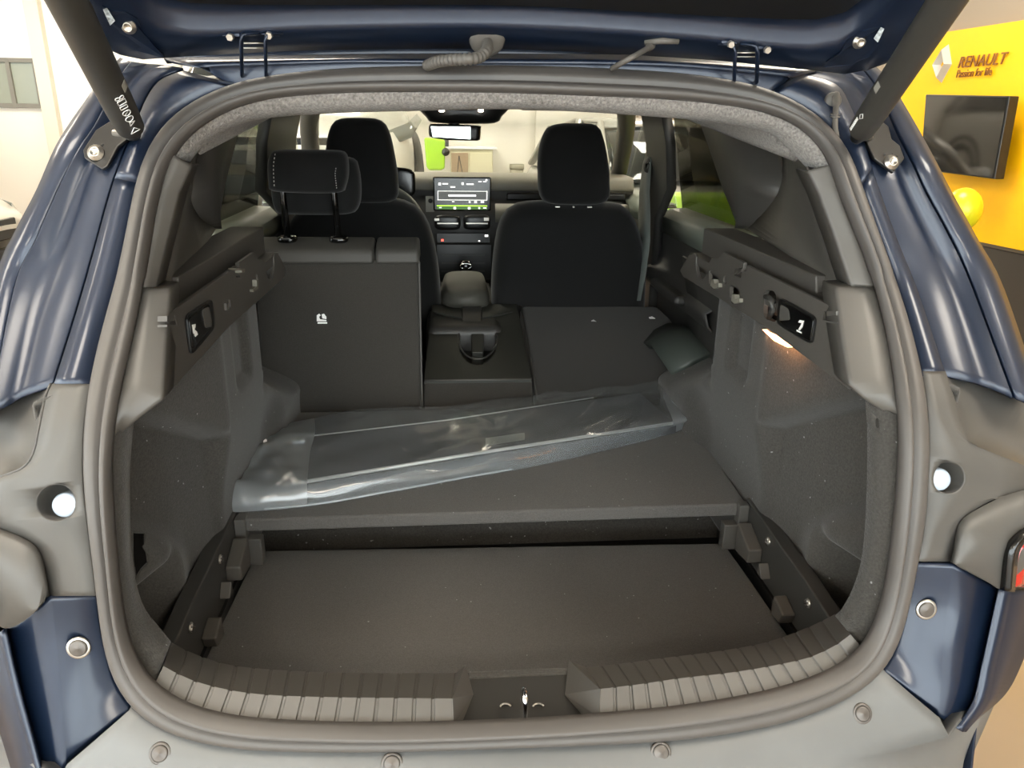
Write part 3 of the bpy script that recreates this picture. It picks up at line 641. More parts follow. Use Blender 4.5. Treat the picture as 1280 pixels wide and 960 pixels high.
# ---------------- sill plate
lEdge = [(189, 863), (225, 884), (275, 898), (320, 904), (400, 908), (480, 909), (567, 907)]
lBrk = [(203, 832), (240, 850), (285, 862), (330, 868), (400, 871), (480, 872), (566, 873)]
lIn = [(213, 802), (240, 816), (282, 830), (330, 836), (400, 840), (480, 841), (570, 841)]
rEdge = [(749, 897), (800, 893), (855, 888), (910, 880), (960, 870), (1010, 855), (1060, 834), (1084, 816)]
rBrk = [(750, 861), (800, 855), (855, 847), (910, 841), (960, 833), (1010, 822), (1045, 806), (1064, 792)]
rIn = [(732, 834), (780, 829), (815, 824), (865, 818), (910, 812), (960, 802), (1010, 784), (1045, 767)]
SP = box('sill_plate', (0, .93, .66), (.95, .08, .03), TRIM, CAR, .004)
SP_children = []
def sill(E_, B_, I_, n, sg):
    e = crs(px(E_, .012), n*8+1); b = [onZ(x, y, .762) for x, y in B_]; i = [onZ(x, y, .715) for x, y in I_]
    # keep the plate level: heights follow the seal edge
    b = crs([onZ(x, y, onS(*E_[k], .012).z+.022) for k, (x, y) in enumerate(B_)], n*8+1)
    i = crs([onZ(x, y, onS(*E_[k], .012).z-.022) for k, (x, y) in enumerate(I_)], n*8+1)
    f = [p+Vector((0, .012, -.05)) for p in i]; e0 = [p+Vector((0, -.004, -.02)) for p in e]
    # grooved bed
    dn = Vector((0, .0008, -.0022))
    loft('sill_bed', [[p+dn for p in e0], [p+dn for p in e], [p+dn for p in b], [p+dn for p in i], [p+dn for p in f]], TRIM, SP, solid=.003, smooth=False)
    for k in range(n):
        s, t = k*8, k*8+7.0
        if k == n-1: t = (k+1)*8
        def pk(r, u):
            j = min(int(u), len(r)-2); return r[j].lerp(r[j+1], u-j)
        rows = [[pk(r, s+(t-s)*q) for q in (0, .06, .94, 1)] for r in (e0, e, b, i, f)]
        for r in rows:
            r[0] = r[0]+dn; r[3] = r[3]+dn
        loft('sill_rib', rows, TRIM, SP, smooth=False, solid=.002, bevel=.0012)
    return e, b, i, f
eL_, bL_, iL_, fL_ = sill(lEdge, lBrk, lIn, 16, -1)
eR_, bR_, iR_, fR_ = sill(rEdge, rBrk, rIn, 17, 1)
# sloped ends toward the latch and the latch recess
for (e, b, i, k, tip) in ((eL_, bL_, iL_, -1, (592, 868)), (eR_, bR_, iR_, 0, (706, 868))):
    z0 = e[k].z-.02; t1 = onZ(*tip, z0); t0 = Vector((t1.x, e[k].y, z0)); t2 = Vector((i[k].x+(t1.x-i[k].x)*.6, i[k].y+.01, z0+.004))
    make('sill_end', [e[k], b[k], i[k], t2, t1, e[k].lerp(t1, .2)+Vector((0, -.004, -.02))], [(0, 1, 4, 5), (1, 2, 3, 4)], TRIM, SP, solid=.004)
zc = eL_[-1].z-.022
box('latch_recess', (0, .874, zc-.006), (.20, .10, .012), DARKP, SP, .002)
box('latch_rear_lip', (0, .930, zc-.012), (.17, .014, .03), CARPET, SP, .004)
st = onZ(655, 893, zc)
tube('latch_striker', crs([st+Vector((0, -.012, -.005)), st+Vector((0, -.012, .028)), st+Vector((0, -.006, .037)), st+Vector((0, .006, .037)), st+Vector((0, .012, .028)), st+Vector((0, .012, -.005))], 24), .0045, CHROME, SP, 10)
for xx in (632, 673):
    c_ = onZ(xx, 886, zc)
    tube('striker_screw', [c_+Vector((.008*math.cos(a), .008*math.sin(a), .002)) for a in [rad(20+140*k/8) for k in range(9)]], .0016, STEEL, SP, 6)
# ================================================================== BOOT BOARDS
ub = [(-.528, 1.395, .742), (-.515, 1.383, .742), (.515, 1.390, .742), (.527, 1.402, .742), (.548, 1.80, .742), (.56, 1.985, .742), (-.555, 1.975, .742), (-.545, 1.80, .742)]
o = prism('cargo_board', ub, (0, 0, -.030), BOARD, None, .006)
tag(o, 'raised carpeted boot floor board carrying the plastic-wrapped cargo cover', 'floor board')
lb = [(-.517, 1.475, .615), (.510, 1.445, .615), (.515, 1.30, .615), (.517, 1.06, .615), (.40, 1.02, .615), (0, .985, .615), (-.42, 1.02, .615), (-.527, 1.08, .615)]
o = prism('cargo_board', lb, (0, 0, -.022), BOARDLO, None, .005)
tag(o, 'lower carpeted boot floor board lying behind the ribbed sill', 'floor board')
# ================================================================== TAILGATE (raised)
TGD = mat('tailgate_trim_plastic', '2c2f33', .5, bump=(900, .08, .0005))
TG = None
def tgrow(y, z, w, n=41, lip=0.0, edge=.06, dz=0.0):
    r = []
    for i in range(n):
        u = -1+2*i/(n-1); x = w*math.copysign(abs(u)**.8, u)
        r.append(Vector((x, y, z)))
    return r
# outline of the inner shell, half: (x, y); heights follow the raised gate
def tz(y): return 1.612+.028*max(0, (1.30-y))/.2 if y > 1.1 else 1.640+.30*(1.10-y)
TO = [(0, 1.335), (.30, 1.332), (.45, 1.322), (.53, 1.31), (.565, 1.285), (.585, 1.22), (.60, 1.12), (.63, .90), (.66, .60), (.67, .20)]
def tz(y): return 1.66+.62*max(0, 1.24-y)
def gate_ring(ins, zr):
    P = []
    for x, y in TO:
        nx = x*(1-ins/.9); ny = y-ins*.9
        P.append(Vector((nx, ny, zr-.09*x*x+.62*max(0, 1.24-ny))))
    return P
def full(P): return [mir(p) for p in reversed(P)]+P[1:]
K = 90
rings = [full(gate_ring(i_, z_)) for i_, z_ in ((-.012, 1.70), (-.012, 1.630), (0, 1.612), (.010, 1.609), (.05, 1.619), (.080, 1.630), (.086, 1.633), (.088, 1.640), (.089, 1.655), (.094, 1.662), (.105, 1.664), (.107, 1.664))]
GATEP = BLUED
TG = loft('tailgate', [crs(r, K) for r in rings], GATEP, CAR, solid=.004)
from mathutils.bvhtree import BVHTree
_bv = BVHTree.FromPolygons([v.co for v in TG.data.vertices], [tuple(p.vertices) for p in TG.data.polygons])
def on_gate(x, y, off=.003, dflt=1.26):
    d = ray(x, y).normalized(); h = _bv.ray_cast(CAM, d)
    return (h[0]-d*off) if h[0] is not None else CAM+d*(dflt/d.y-off)
# inner trim panel (closes the ring) and outer skin
inn = crs(full(gate_ring(.106, 1.664)), K); cy = [Vector((p.x*.02, .30, tz(.3)-.0)) for p in inn]
loft('gate_trim_panel', [inn, [p.lerp(Vector((p.x*.9, .55, tz(.55))), .5) for p in inn], [Vector((p.x*.85, min(p.y, .28), tz(min(p.y, .28)))) for p in inn]], TGD, TG, solid=.004)
out = crs(full(gate_ring(-.012, 1.70)), K)
loft('gate_outer_skin', [out, [Vector((p.x*.9, p.y*.9+.03, p.z+.05)) for p in out], [Vector((p.x*.8, min(p.y, .30), tz(min(p.y, .3))+.14)) for p in out]], BLUE, TG, solid=.004)
def bolt(c, n, r, par, name='bolt', m=None):
    n = Vector(n).normalized()
    lathe(name, c, n, [(0, .004), (r*.45, .004), (r*.5, .006), (r*.62, .006), (r*.65, .003), (r, .002), (r*1.05, 0), (0, -.001)], m or STEEL, par, 20)
for sg, pp in ((-1, (161, 33)), (1, (1074, 52))):
    c = on_gate(*pp, .004)
    # corner reinforcement plate with bolt and data sticker
    pl = [(128, 8), (140, 14), (158, 16), (172, 24), (180, 40), (192, 58), (205, 68), (206, 73), (180, 72), (158, 60), (140, 40), (130, 22)] if sg < 0 else [(1105, 35), (1100, 34), (1075, 40), (1058, 52), (1050, 66), (1032, 78), (1030, 84), (1060, 82), (1085, 72), (1100, 55)]
    make('corner_plate', [on_gate(x, y, .003) for x, y in pl], [tuple(range(len(pl)))], BLUED, TG, solid=.003)
    bolt(c, (0, -1, -.35), .010, TG)
    stp = [(129, 12), (134, 10), (144, 26), (138, 32)] if sg < 0 else [(1092, 48), (1101, 34), (1105, 36), (1097, 53)]
    prism('data_sticker', [on_gate(x, y, .0065) for x, y in stp], (0, -.001, 0), mat('sticker_print', 'b8c0c4', .5, vary=(160, .6)), TG)
# hinges
def hinge(x, ytop, sg):
    a = on_gate(x, ytop, .012); b = onY(x+sg*.5, 93 if sg < 0 else 102, 1.285)
    tube('hinge', [a+Vector((-sg*.022, .01, .004)), a+Vector((-sg*.006, .004, .002)), a, a.lerp(b, .15)+Vector((0, -.006, 0)), a.lerp(b, .55)+Vector((0, -.004, 0)), b+Vector((0, 0, 0)), b+Vector((sg*.004, .02, -.003))], [.0035, .004, .005, .005, .0045, .0045, .004], BLUE, TG, 8, .6)
for x in (303, 333): hinge(x, 44, -1)
for x in (917, 945): hinge(x, 58, 1)
for xa, xb, ys in ((304, 333, (54, 60)), (917, 945, (66, 71))):
    for yy in ys: tube('hinge_bar', [on_gate(xa, yy, .014), on_gate(xb, yy, .014)], .0014, STEEL, TG, 6)
for xs, yy in (((284, 292), 46), ((328, 345), 44), ((955, 962), 62), ((905, 921), 55)):
    cxx = sum(xs)/2; p = on_gate(cxx, yy, .010)
    lathe('hinge_bolt', p, (0, -1, -.3), [(0, .006), (.005, .006), (.006, 0), (0, 0)], STEEL, TG, 6, False)
    box('hinge_leaf', p+Vector((0, .012, .003)), (.026, .016, .006), BLUE, TG, .002)
# rubber grommet with ribbed cable conduit, and washer hose
gp = on_gate(609, 50, .004)
lathe('grommet', gp, (.0, -.9, -.6), [(0, .006), (.018, .006), (.026, .003), (.028, -.002), (.02, -.006)], HOSE, TG, 28).scale = (1, 1, 1)
cpth = crs([on_gate(609, 53, .006), onY(609, 62, 1.22), onY(600, 71, 1.20), onY(585, 74, 1.19), onY(565, 75, 1.20), onY(548, 77, 1.22), onY(534, 82, 1.25)], 121)
rad_ = [(.0088 if (i % 4) < 2 else .0072) for i in range(121)]
tube('cable_conduit', cpth, rad_, HOSE, TG, 14)
wp = onY(828, 52, 1.245)
tube('grommet', [on_gate(806, 53, .004), on_gate(828, 51, .006), on_gate(848, 52, .004)], [.005, .0065, .005], HOSE, TG, 10, .8)
tube('washer_hose', crs([on_gate(815, 57, .008), onY(795, 69, 1.22), onY(780, 77, 1.22), onY(765, 86, 1.25)], 24), [.006]*4+[.0042]*20, HOSE, TG, 10)
# wiring plug at the right hinge corner
wr_ = lathe('wire_plug', onS(1041, 126, .0), (-.2, -1, .2), [(0, .006), (.011, .006), (.014, 0), (0, 0)], HOSE, CAR, 20)
tube('plug_wire', crs([onS(1045, 118, -.012), onS(1045, 132, -.012), onS(1044, 145, -.012), onS(1044, 160, -.004), onS(1046, 172, .004)], 20), [.006]*7+[.0045]*13, HOSE, wr_, 10)
for yy in (143, 146): lathe('wire_collar', onS(1044, yy, -.012), (0, -.1, 1), [(.005, -.001), (.0075, -.001), (.0075, .001), (.005, .001)], HOSE, wr_, 14)
# ================================================================== STRUTS
def strut(lo_px, hi_px, ylo, yhi, sg):
    a = onY(*lo_px, ylo); b = onY(*hi_px, yhi); d = (b-a).normalized(); e = b+d*.42
    o = tube('gas_strut', [a, a+d*.004, a+d*.05, a+d*.30, e], [.0165, .019, .0205, .0215, .0215], STRUT, CAR, 28)
    tube('strut_end', [a-d*.018, a-d*.004, a], [.010, .013, .016], BLACKP, o, 18)
    lathe('ball_stud', a-d*.016+Vector((sg*.01, .012, 0)), (sg, .6, 0), [(0, -.01), (.008, -.008), (.0095, 0), (.006, .012), (.006, .03), (0, .03)], STEEL, o, 16)
    return o, a, d
stL, aL, dL = strut((163, 160), (84, 0), 1.17, .95, -1)
stR, aR, dR = strut((1076, 164), (1184, 0), 1.17, .95, 1)
def on_strut(a, d, s, w, r=.0216):            # point on the side of a strut that faces the boot's rear: s along, w around
    n = (CAM-(a+d*s)); n = (n-d*n.dot(d)).normalized(); t = d.cross(n)
    return a+d*s+n*r*math.cos(w)+t*r*math.sin(w)
def mark(st_, a, d, poly, w0, name='strut_print'):
    P = [on_strut(a, d, s, w0+w/.0216) for s, w in poly]; n = len(P)
    tube(name, P+[P[0]], .0006, PRINT, st_, 5)
def ring(s, w, r, n=12): return [(s+r*math.cos(2*math.pi*k/n), w+r*math.sin(2*math.pi*k/n)) for k in range(n)]
mark(stL, aL, dL, [(.020, -.008), (.020, .006), (.032, -.001)], .25)
mark(stL, aL, dL, [(.038, -.004), (.044, .004), (.047, -.003)], .25)
mark(stL, aL, dL, ring(.054, -.001, .0055), .25); mark(stL, aL, dL, ring(.068, -.001, .0055), .25); mark(stL, aL, dL, [(.064, -.005), (.072, .003)], .25)
mark(stL, aL, dL, [(.078, -.006), (.078, .004), (.084, .004), (.084, -.006)], .25); mark(stL, aL, dL, [(.088, -.006), (.088, .005), (.096, .005), (.096, -.006)], .25)
mark(stL, aL, dL, ring(.102, .002, .003), .25); mark(stL, aL, dL, ring(.102, -.004, .003), .25)
mark(stR, aR, dR, [(.046, -.004), (.052, -.0005), (.058, -.004), (.052, -.0075)], -.35)
for k in range(7): mark(stR, aR, dR, [(.014+.0042*k, -.010), (.0165+.0042*k, -.010), (.0165+.0042*k, -.006), (.014+.0042*k, -.006)], -.35)
for st_, a, d, w in ((stL, aL, dL, .85), (stR, aR, dR, -.75)):
    P = [on_strut(a, d, s, w+q, .0218) for s, q in ((.105, -.22), (.105, .22), (.120, .22), (.120, -.22))]
    make('strut_sticker', P, [(0, 1, 2, 3)], mat('grey_sticker', '8b8880', .5), st_, solid=.0006)
# strut brackets bolted to the pillars
for sg, poly, bp_ in ((-1, [(122, 165), (146, 150), (152, 140), (168, 158), (172, 168), (150, 186), (137, 210), (130, 214), (108, 200), (106, 190)], (120, 191)), (1, [(1078, 175), (1095, 150), (1108, 160), (1112, 176), (1122, 184), (1128, 200), (1114, 218), (1106, 212), (1090, 200)], (1114, 203))):
    br = prism('strut_bracket', [onS(x, y, .004) for x, y in poly], (0, -.006, .003), BLACKP, CAR, bevel=.002)
    bolt(onS(*bp_, -.006), (0, -1, .4), .0115, br)
    for k in range(4): lathe('bracket_rivet', onS(bp_[0]+sg*(-8+5*k), bp_[1]-10+2*(k % 2), -.004), (0, -1, .4), [(0, .0015), (.0018, .001), (.002, 0)], DARKP, br, 8)
# ================================================================== CABIN SHELL
def puff(name, outline, depth, m, parent=None, n=48, rows=((.80, -.5), (.93, -.42), (.985, -.22), (1, 0), (.985, .22), (.93, .42), (.80, .5)), smoothed=True, lean=0.0):
    P = crs(outline, n+1, True)[:-1]; c = sum(P, Vector())/n; V = []; F = []
    z0 = min(p.z for p in P)
    for s, d in rows:
        for p in P: q = c+(p-c)*s; V.append(q+Vector((0, d*depth+lean*(q.z-z0), 0)))
    for i in range(len(rows)-1):
        for j in range(n): F.append((i*n+j, i*n+(j+1) % n, (i+1)*n+(j+1) % n, (i+1)*n+j))
    for i, base in ((0, 0), (1, (len(rows)-1)*n)):      # domed ends
        s, d = rows[0] if i == 0 else rows[-1]; prev = base
        for s2, e in ((.5, .06), (.2, .08)):
            st = len(V)
            for p in P: q = c+(p-c)*s*s2; V.append(q+Vector((0, (d+(e if d > 0 else -e))*depth+lean*(q.z-z0), 0)))
            for j in range(n): F.append((prev+j, prev+(j+1) % n, st+(j+1) % n, st+j))
            prev = st
        F.append(tuple(prev+j for j in range(n)))
    return make(name, V, F, m, parent, True)
def qY(pts, y): return [onY(a, b, y) for a, b in pts]
# floor pan, body sides, pillars, glass
box('cabin_floor', (0, 2.75, .42), (1.36, 1.7, .04), BLACKP, CAR, 0)
for sg in (-1, 1):
    xs = sg
    rows = []
    for x, z in ((.74, 1.19), (.80, 1.10), (.86, .95), (.87, .70), (.84, .45), (.80, .30)):
        rows.append([Vector((xs*(x-(.06 if y < 1.6 else 0)-(.10 if y > 3.9 else 0)), y, z)) for y in (1.35, 1.6, 2.0, 2.5, 3.0, 3.5, 3.95, 4.2)])
    loft('body_side', rows, BLUE, CAR, solid=.006)
    for y0, y1 in ((1.97, 2.66), (2.76, 3.55)):
        d = loft('door_panel', [[Vector((xs*x, y, z)) for y in (y0, y0+.03, (y0+y1)/2, y1-.03, y1)] for x, z in ((.735, 1.215), (.68, 1.212), (.655, 1.19), (.66, 1.10), (.64, 1.03), (.60, 1.01), (.61, .97), (.66, .92), (.665, .6))], DARKP, CAR, solid=.006)
        loft('door_top_pad', [[Vector((xs*x, y, z)) for y in (y0+.01, (y0+y1)/2, y1-.01)] for x, z in ((.735, 1.222), (.68, 1.219), (.650, 1.195), (.654, 1.14))], mat('door_pad_vinyl', '6d7268', .5), d, solid=.004)
        box('door_pull', (xs*.60, (y0+y1)/2, 1.0), (.05, .3, .03), DARKP, d, .012)
        make('side_window', [(xs*.735, y0-.01, 1.215), (xs*.735, y1+.03, 1.215), (xs*(.665 if y0 < 2.5 else .67), y1-(.0 if y0 < 2.5 else .5), 1.545), (xs*.66, y0+.02, 1.535)], [(0, 1, 2, 3)], GLASS if y0 > 2.5 else TINT, CAR, solid=.004)
    bpl = loft('center_pillar', [[Vector((xs*x, y, z)) for y in (yy-((.20 if sg > 0 else .38) if z > 1.25 else .075), yy-((.19 if sg > 0 else .37) if z > 1.25 else .06), yy+.05, yy+.065)] for x, yy, z in ((.66, 2.72, .6), (.655, 2.71, 1.19), (.648, 2.69, 1.3), (.625, 2.66, 1.44), (.59, 2.64, 1.56))], DARKP, CAR, solid=.03)
    tube('front_pillar', crs([(xs*.70, 3.72, 1.12), (xs*.67, 3.45, 1.30), (xs*.62, 3.15, 1.48), (xs*.56, 2.92, 1.575)], 20), .036, DARKP, CAR, 12)
    tube('roof_rail_trim', crs([(xs*.575, 1.55, 1.535), (xs*.60, 2.0, 1.565), (xs*.60, 2.5, 1.58), (xs*.575, 2.92, 1.575)], 20), .03, DARKP, CAR, 12)
    # rear quarter glass
    make('quarter_glass', [(xs*.69, 1.42, 1.30), (xs*.70, 1.80, 1.29), (xs*.655, 1.95, 1.52), (xs*.645, 1.62, 1.50)], [(0, 1, 2, 3)], TINT, CAR, solid=.004)
    # rear wheels
    for yy in (1.62,):
        w = lathe('rear_wheel', (xs*.80, yy, .34), (xs, 0, 0), [(0, -.1), (.30, -.1), (.335, -.07), (.34, 0), (.335, .05), (.30, .065), (.24, .06), (.23, .03), (0, .03)], mat('tyre', '1a1a1a', .8), CAR, 40)
# folded-side lower sill trims
for sg in (-1, 1): loft('wheelhouse_trim', [[Vector((sg*x, y, z)) for y in (1.75, 1.9, 2.05, 2.2)] for x, z in ((.60, 1.13), (.63, 1.0), (.64, .8), (.60, .7))], DARKP, CAR, solid=.006)
loft('seat_side_bolster', [[Vector((x, y, z)) for y, z in zip((1.98, 2.2, 2.45), (zz, zz+.02, zz-.04))] for x, zz in ((.52, .84), (.58, .88), (.64, .90), (.66, .80))], mat('bolster_vinyl', '3c423e', .5), CAR, solid=.02)
ws = [[Vector((x, 3.74-.05*abs(x)/.65, 1.13)) for x in (-.66, -.3, 0, .3, .66)], [Vector((x*.86, 2.93, 1.585)) for x in (-.66, -.3, 0, .3, .66)]]
loft('windscreen', ws, GLASS, CAR, solid=.004)
loft('bonnet', [[Vector((x, 3.74, 1.10)) for x in (-.75, -.3, 0, .3, .75)], [Vector((x*1.0, 4.2, 1.05)) for x in (-.75, -.3, 0, .3, .75)], [Vector((x*.95, 4.6, .92)) for x in (-.75, -.3, 0, .3, .75)]], BLUE, CAR, solid=.01)
# ---------------- dashboard
DASH = loft('dashboard', [[Vector((x, y-.0*abs(x), z)) for x in (-.68, -.4, -.15, .1, .35, .68)] for y, z in ((3.72, 1.245), (3.45, 1.285), (3.24, 1.283), (3.21, 1.27), (3.20, 1.235), (3.21, 1.225))], PALEP, CAR, solid=.01)
loft('dash_face', [[Vector((x, y, z)) for x in (-.68, 0, .68)] for y, z in ((3.215, 1.232), (3.24, 1.20), (3.20, 1.17), (3.17, 1.10), (3.20, 1.0), (3.30, .8))], DARKP, DASH, solid=.01)
loft('dash_insert', [[Vector((x, y, z)) for x in (.10, .4, .66)] for y, z in ((3.165, 1.175), (3.145, 1.15), (3.15, 1.11))], PALEP, DASH, solid=.01)
box('passenger_tray', (.40, 3.22, 1.205), (.5, .04, .03), BLACKP, DASH, .008)
SCRM = mat('screen_glass', '0c0e0d', .2)
T0, T1 = onY(541, 221, 3.08), onY(614, 264, 3.08)
sc_ = box('touch_screen', ((T0.x+T1.x)/2, 3.095, (T0.z+T1.z)/2), (T1.x-T0.x, .02, T0.z-T1.z), SCRM, DASH, .006)
def scr(name, x0, y0, x1, y1, m, yy=3.083):
    a, b = onY(x0, y0, yy), onY(x1, y1, yy); return box(name, ((a.x+b.x)/2, yy, (a.z+b.z)/2), (abs(b.x-a.x), .001, abs(a.z-b.z)), m, DASH, 0)
UIW = mat('screen_white_glow', 'f2f2ea', .4, emit=.9); UIG = mat('screen_green_glow', '9be02c', .4, emit=.9); UIK = mat('screen_dim', '4a4a46', .4, emit=.25); UID = mat('screen_green_dim', '2f5a12', .4, emit=.4)
scr('display_card', 547, 239, 609, 250, UIK); 
for q in ((547, 238.6, 609, 239.4), (547, 249.6, 609, 250.4), (547, 239, 547.8, 250), (608.2, 239, 609, 250)): scr('display_frame', *q, UIW, 3.082)
scr('display_bar', 560.5, 243.3, 595, 245.6, UIW, 3.081); scr('display_line', 546, 256.6, 609, 258, UIG, 3.081); scr('display_band', 546, 258, 609, 262, UID, 3.082)
for a in ((586, 251.5, 588, 253.5), (593, 251.2, 596, 253.8), (601, 251.5, 605, 253.5), (548, 228.5, 551, 231.5), (553, 229, 560, 230.4), (577, 228, 579.5, 231), (583, 229.5, 592, 231), (598, 226.5, 602, 227.5), (604, 226.5, 608, 227.5), (607, 224, 609, 226), (563, 233, 569, 234.4), (565, 251.8, 568, 252.4), (549, 259, 552, 260), (567, 258.8, 570, 261.5), (585, 259, 588, 261.5), (598, 259, 600, 261), (604, 259.5, 608, 260.5)): scr('display_icon', *a, UIW, 3.081)
KEY = scr('start_card', 532, 245, 543, 265, PALEP, 3.10); lathe('start_button', onY(538, 251, 3.097), (0, -1, 0), [(0, .004), (.008, .004), (.009, 0)], BLACKP, DASH, 16)
for x0, x1 in ((543, 576), (579, 613)):
    a, b = onY(x0, 270, 3.14), onY(x1, 286, 3.14)
    pillow('air_vent', ((a.x+b.x)/2, 3.145, (a.z+b.z)/2), (b.x-a.x, .04, a.z-b.z+.01), BLACKP, DASH, .5)
    box('vent_vane', ((a.x+b.x)/2, 3.124, (a.z+b.z)/2-.002), ((b.x-a.x)*.8, .004, .006), STEEL, DASH, .001)
scr('vent_blade', 543, 273, 549, 276, STEEL, 3.122); scr('vent_blade', 605, 272, 611, 276, STEEL, 3.122)
scr('control_row', 546, 292, 612, 303, BLACKP, 3.13); scr('key_light', 606, 293.5, 610, 296, UIW, 3.125); scr('key_light', 598, 300.5, 600, 302, UIW, 3.125)
scr('hazard_light', 551.5, 299, 554.5, 301.5, mat('red_glow', 'ff5040', .4, emit=1.2), 3.125)
scr('console_face', 546, 306, 614, 350, BLACKP, 3.12)
for yy in (318, 328, 338): scr('console_shelf', 552, yy, 606, yy+2, DARKP, 3.112)
CON = box('center_console', (-.045, 2.72, .66), (.25, .75, .44), DARKP, CAR, .03)
ar = qY([(556, 372), (553, 356), (560, 349), (583, 347), (604, 349), (608, 356), (607, 372)], 2.72)
puff('console_armrest', ar, .35, mat('armrest_vinyl', '45443e', .6), CON, 32)
gk = onY(582, 334, 2.98); pillow('gear_knob', gk, (.05, .05, .06), GLOSSB, CON, .8); tube('gear_stem', [gk-Vector((0, 0, .02)), gk-Vector((0, 0, .10))], .012, BLACKP, CON, 10)
tube('gear_ring', [gk+Vector((.022*math.cos(a), -.022, .010*math.sin(a)+.008)) for a in [2*math.pi*k/16 for k in range(17)]], .002, CHROME, CON, 6)
# steering wheel, left-hand drive
wc = Vector((-.375, 2.93, 1.10)); R_ = Matrix.Rotation(rad(-24), 3, 'X')
swp = [wc+R_ @ Vector((.185*math.cos(a), 0, .175*math.sin(a))) for a in [2*math.pi*k/48 for k in range(49)]]
SW = tube('steering_wheel', swp, .017, mat('wheel_leather', '3a3d3a', .5), CAR, 12)
pillow('wheel_hub', wc+R_ @ Vector((0, .02, -.01)), (.17, .07, .13), BLACKP, SW, .6, R_)
for dx, dz in ((-1, 0), (1, 0), (0, -1)): box('wheel_spoke', wc+R_ @ Vector((dx*.12, .01, dz*.12)), (.12 if dx else .05, .02, .05 if dx else .12), DARKP, SW, .008, R_)
pillow('driver_display', (-.37, 3.17, 1.26), (.30, .03, .12), SCRM, DASH, .4)
# mirror and overhead console
ma = qY([(536, 158), (538, 155), (560, 155), (598, 157), (601, 160), (600, 174), (596, 176), (560, 175), (540, 172), (536, 168)], 2.85)
MIR = puff('rear_view_mirror', ma, .03, BLACKP, CAR, 40)
mg = qY([(538.5, 158), (588, 158.5), (588, 174), (541, 171)], 2.828); prism('mirror_glass', mg, (0, -.002, 0), mat('mirror_face', 'd2d6d3', .03, 1), MIR)
tube('mirror_arm', [onY(568, 158, 2.86), onY(567, 150, 2.90), onY(567, 140, 2.93)], [.018, .022, .03], BLACKP, MIR, 10)
oc = qY([(528, 128), (533, 147), (541, 153), (580, 155), (618, 154), (626, 147), (631, 128)], 2.90)
OC = puff('overhead_console', oc, .16, BLACKP, CAR, 40)
for xx in (552, 601): p = onY(xx, 138, 2.80); pillow('map_lamp', p, (.02, .012, .012), mat('map_lamp_glow', 'ffe8d0', .4, emit=5), OC, .8)
box('sun_visor', (.38, 2.91, onY(700, 139, 2.9).z+.012), (.40, .16, .02), DARKP, CAR, .008); box('sun_visor', (-.42, 2.91, onY(450, 141, 2.9).z+.018), (.40, .16, .02), PALEP, CAR, .008)
# seat belt on the right centre pillar
bx = .60
bw = [(811, 152), (813, 185), (809, 206), (806, 240), (806, 270), (806, 300), (801, 340), (795, 376)]
rows = [[onX(x-w, y, .615-.0002*(y-150)), onX(x+w, y, .615-.0002*(y-150))] for (x, y), w in zip(bw, (1.5, 3, 5, 6, 7, 7, 7, 6))]
SB = loft('seat_belt', rows, BELT, CAR, solid=.003)
lathe('belt_loop', onX(810, 207, .60), (-1, -.3, 0), [(.010, -.004), (.024, -.004), (.024, .004), (.010, .004)], DARKP, SB, 20); tube('belt_guide', [onX(806, 206, .60), onX(812, 203, .60)], .004, CHROME, SB, 8)
for p in ((814, 185), (817, 197)): lathe('belt_button', onX(*p, .61), (-1, 0, 0), [(0, .004), (.006, .004), (.007, 0)], TRIM, SB, 10)
# ================================================================== FRONT SEATS
def fseat(bpx, hpx, y, label, xc):
    t = thing('car_seat', label, 'seat', (xc, y+.2, .44))
    puff('backrest', qY(bpx, y), .16, SEATF, t, 56, lean=-.0)
    hp = qY(hpx, y-.02); puff('headrest', hp, .11, SEATF, t, 48)
    c = sum(hp, Vector())/len(hp); zb = min(p.z for p in hp)
    for dx in (-.055, .055): tube('headrest_post', [(c.x+dx, y, zb+.04), (c.x+dx, y, zb-.08)], .006, CHROME, t, 8)
    for dx in (-.055, 0, .055): box('post_guide', (c.x+dx, y-.045, zb-.004), (.016 if dx else .006, .02, .005), STEEL, t, .001)
    pillow('cushion', (xc, y+.32, .62), (.50, .52, .20), SEATF, t, .35)
    for s in (-1, 1): box('seat_rail', (xc+s*.18, y+.30, .475), (.04, .55, .07), BLACKP, t, .004)
    return t
fsR = fseat([(640, 480), (620, 440), (614, 375), (616, 320), (624, 276), (640, 256), (668, 250), (715, 252), (765, 252), (785, 262), (797, 285), (804, 320), (805, 360), (800, 420), (785, 480)], [(678, 250), (672, 215), (674, 185), (682, 162), (696, 155), (720, 154), (744, 156), (752, 168), (758, 195), (761, 225), (756, 252), (715, 256)], 2.66, 'black fabric front seat before the dark folded rear seat back', .33)
fsL = fseat([(375, 480), (355, 420), (352, 340), (360, 285), (380, 258), (415, 245), (455, 246), (500, 248), (526, 262), (540, 290), (549, 340), (551, 400), (545, 440), (530, 480)], [(412, 250), (407, 215), (408, 185), (413, 160), (423, 149), (450, 147), (476, 150), (487, 165), (494, 195), (498, 225), (494, 250), (455, 254)], 2.66, 'black fabric front seat behind the steering wheel', -.40)
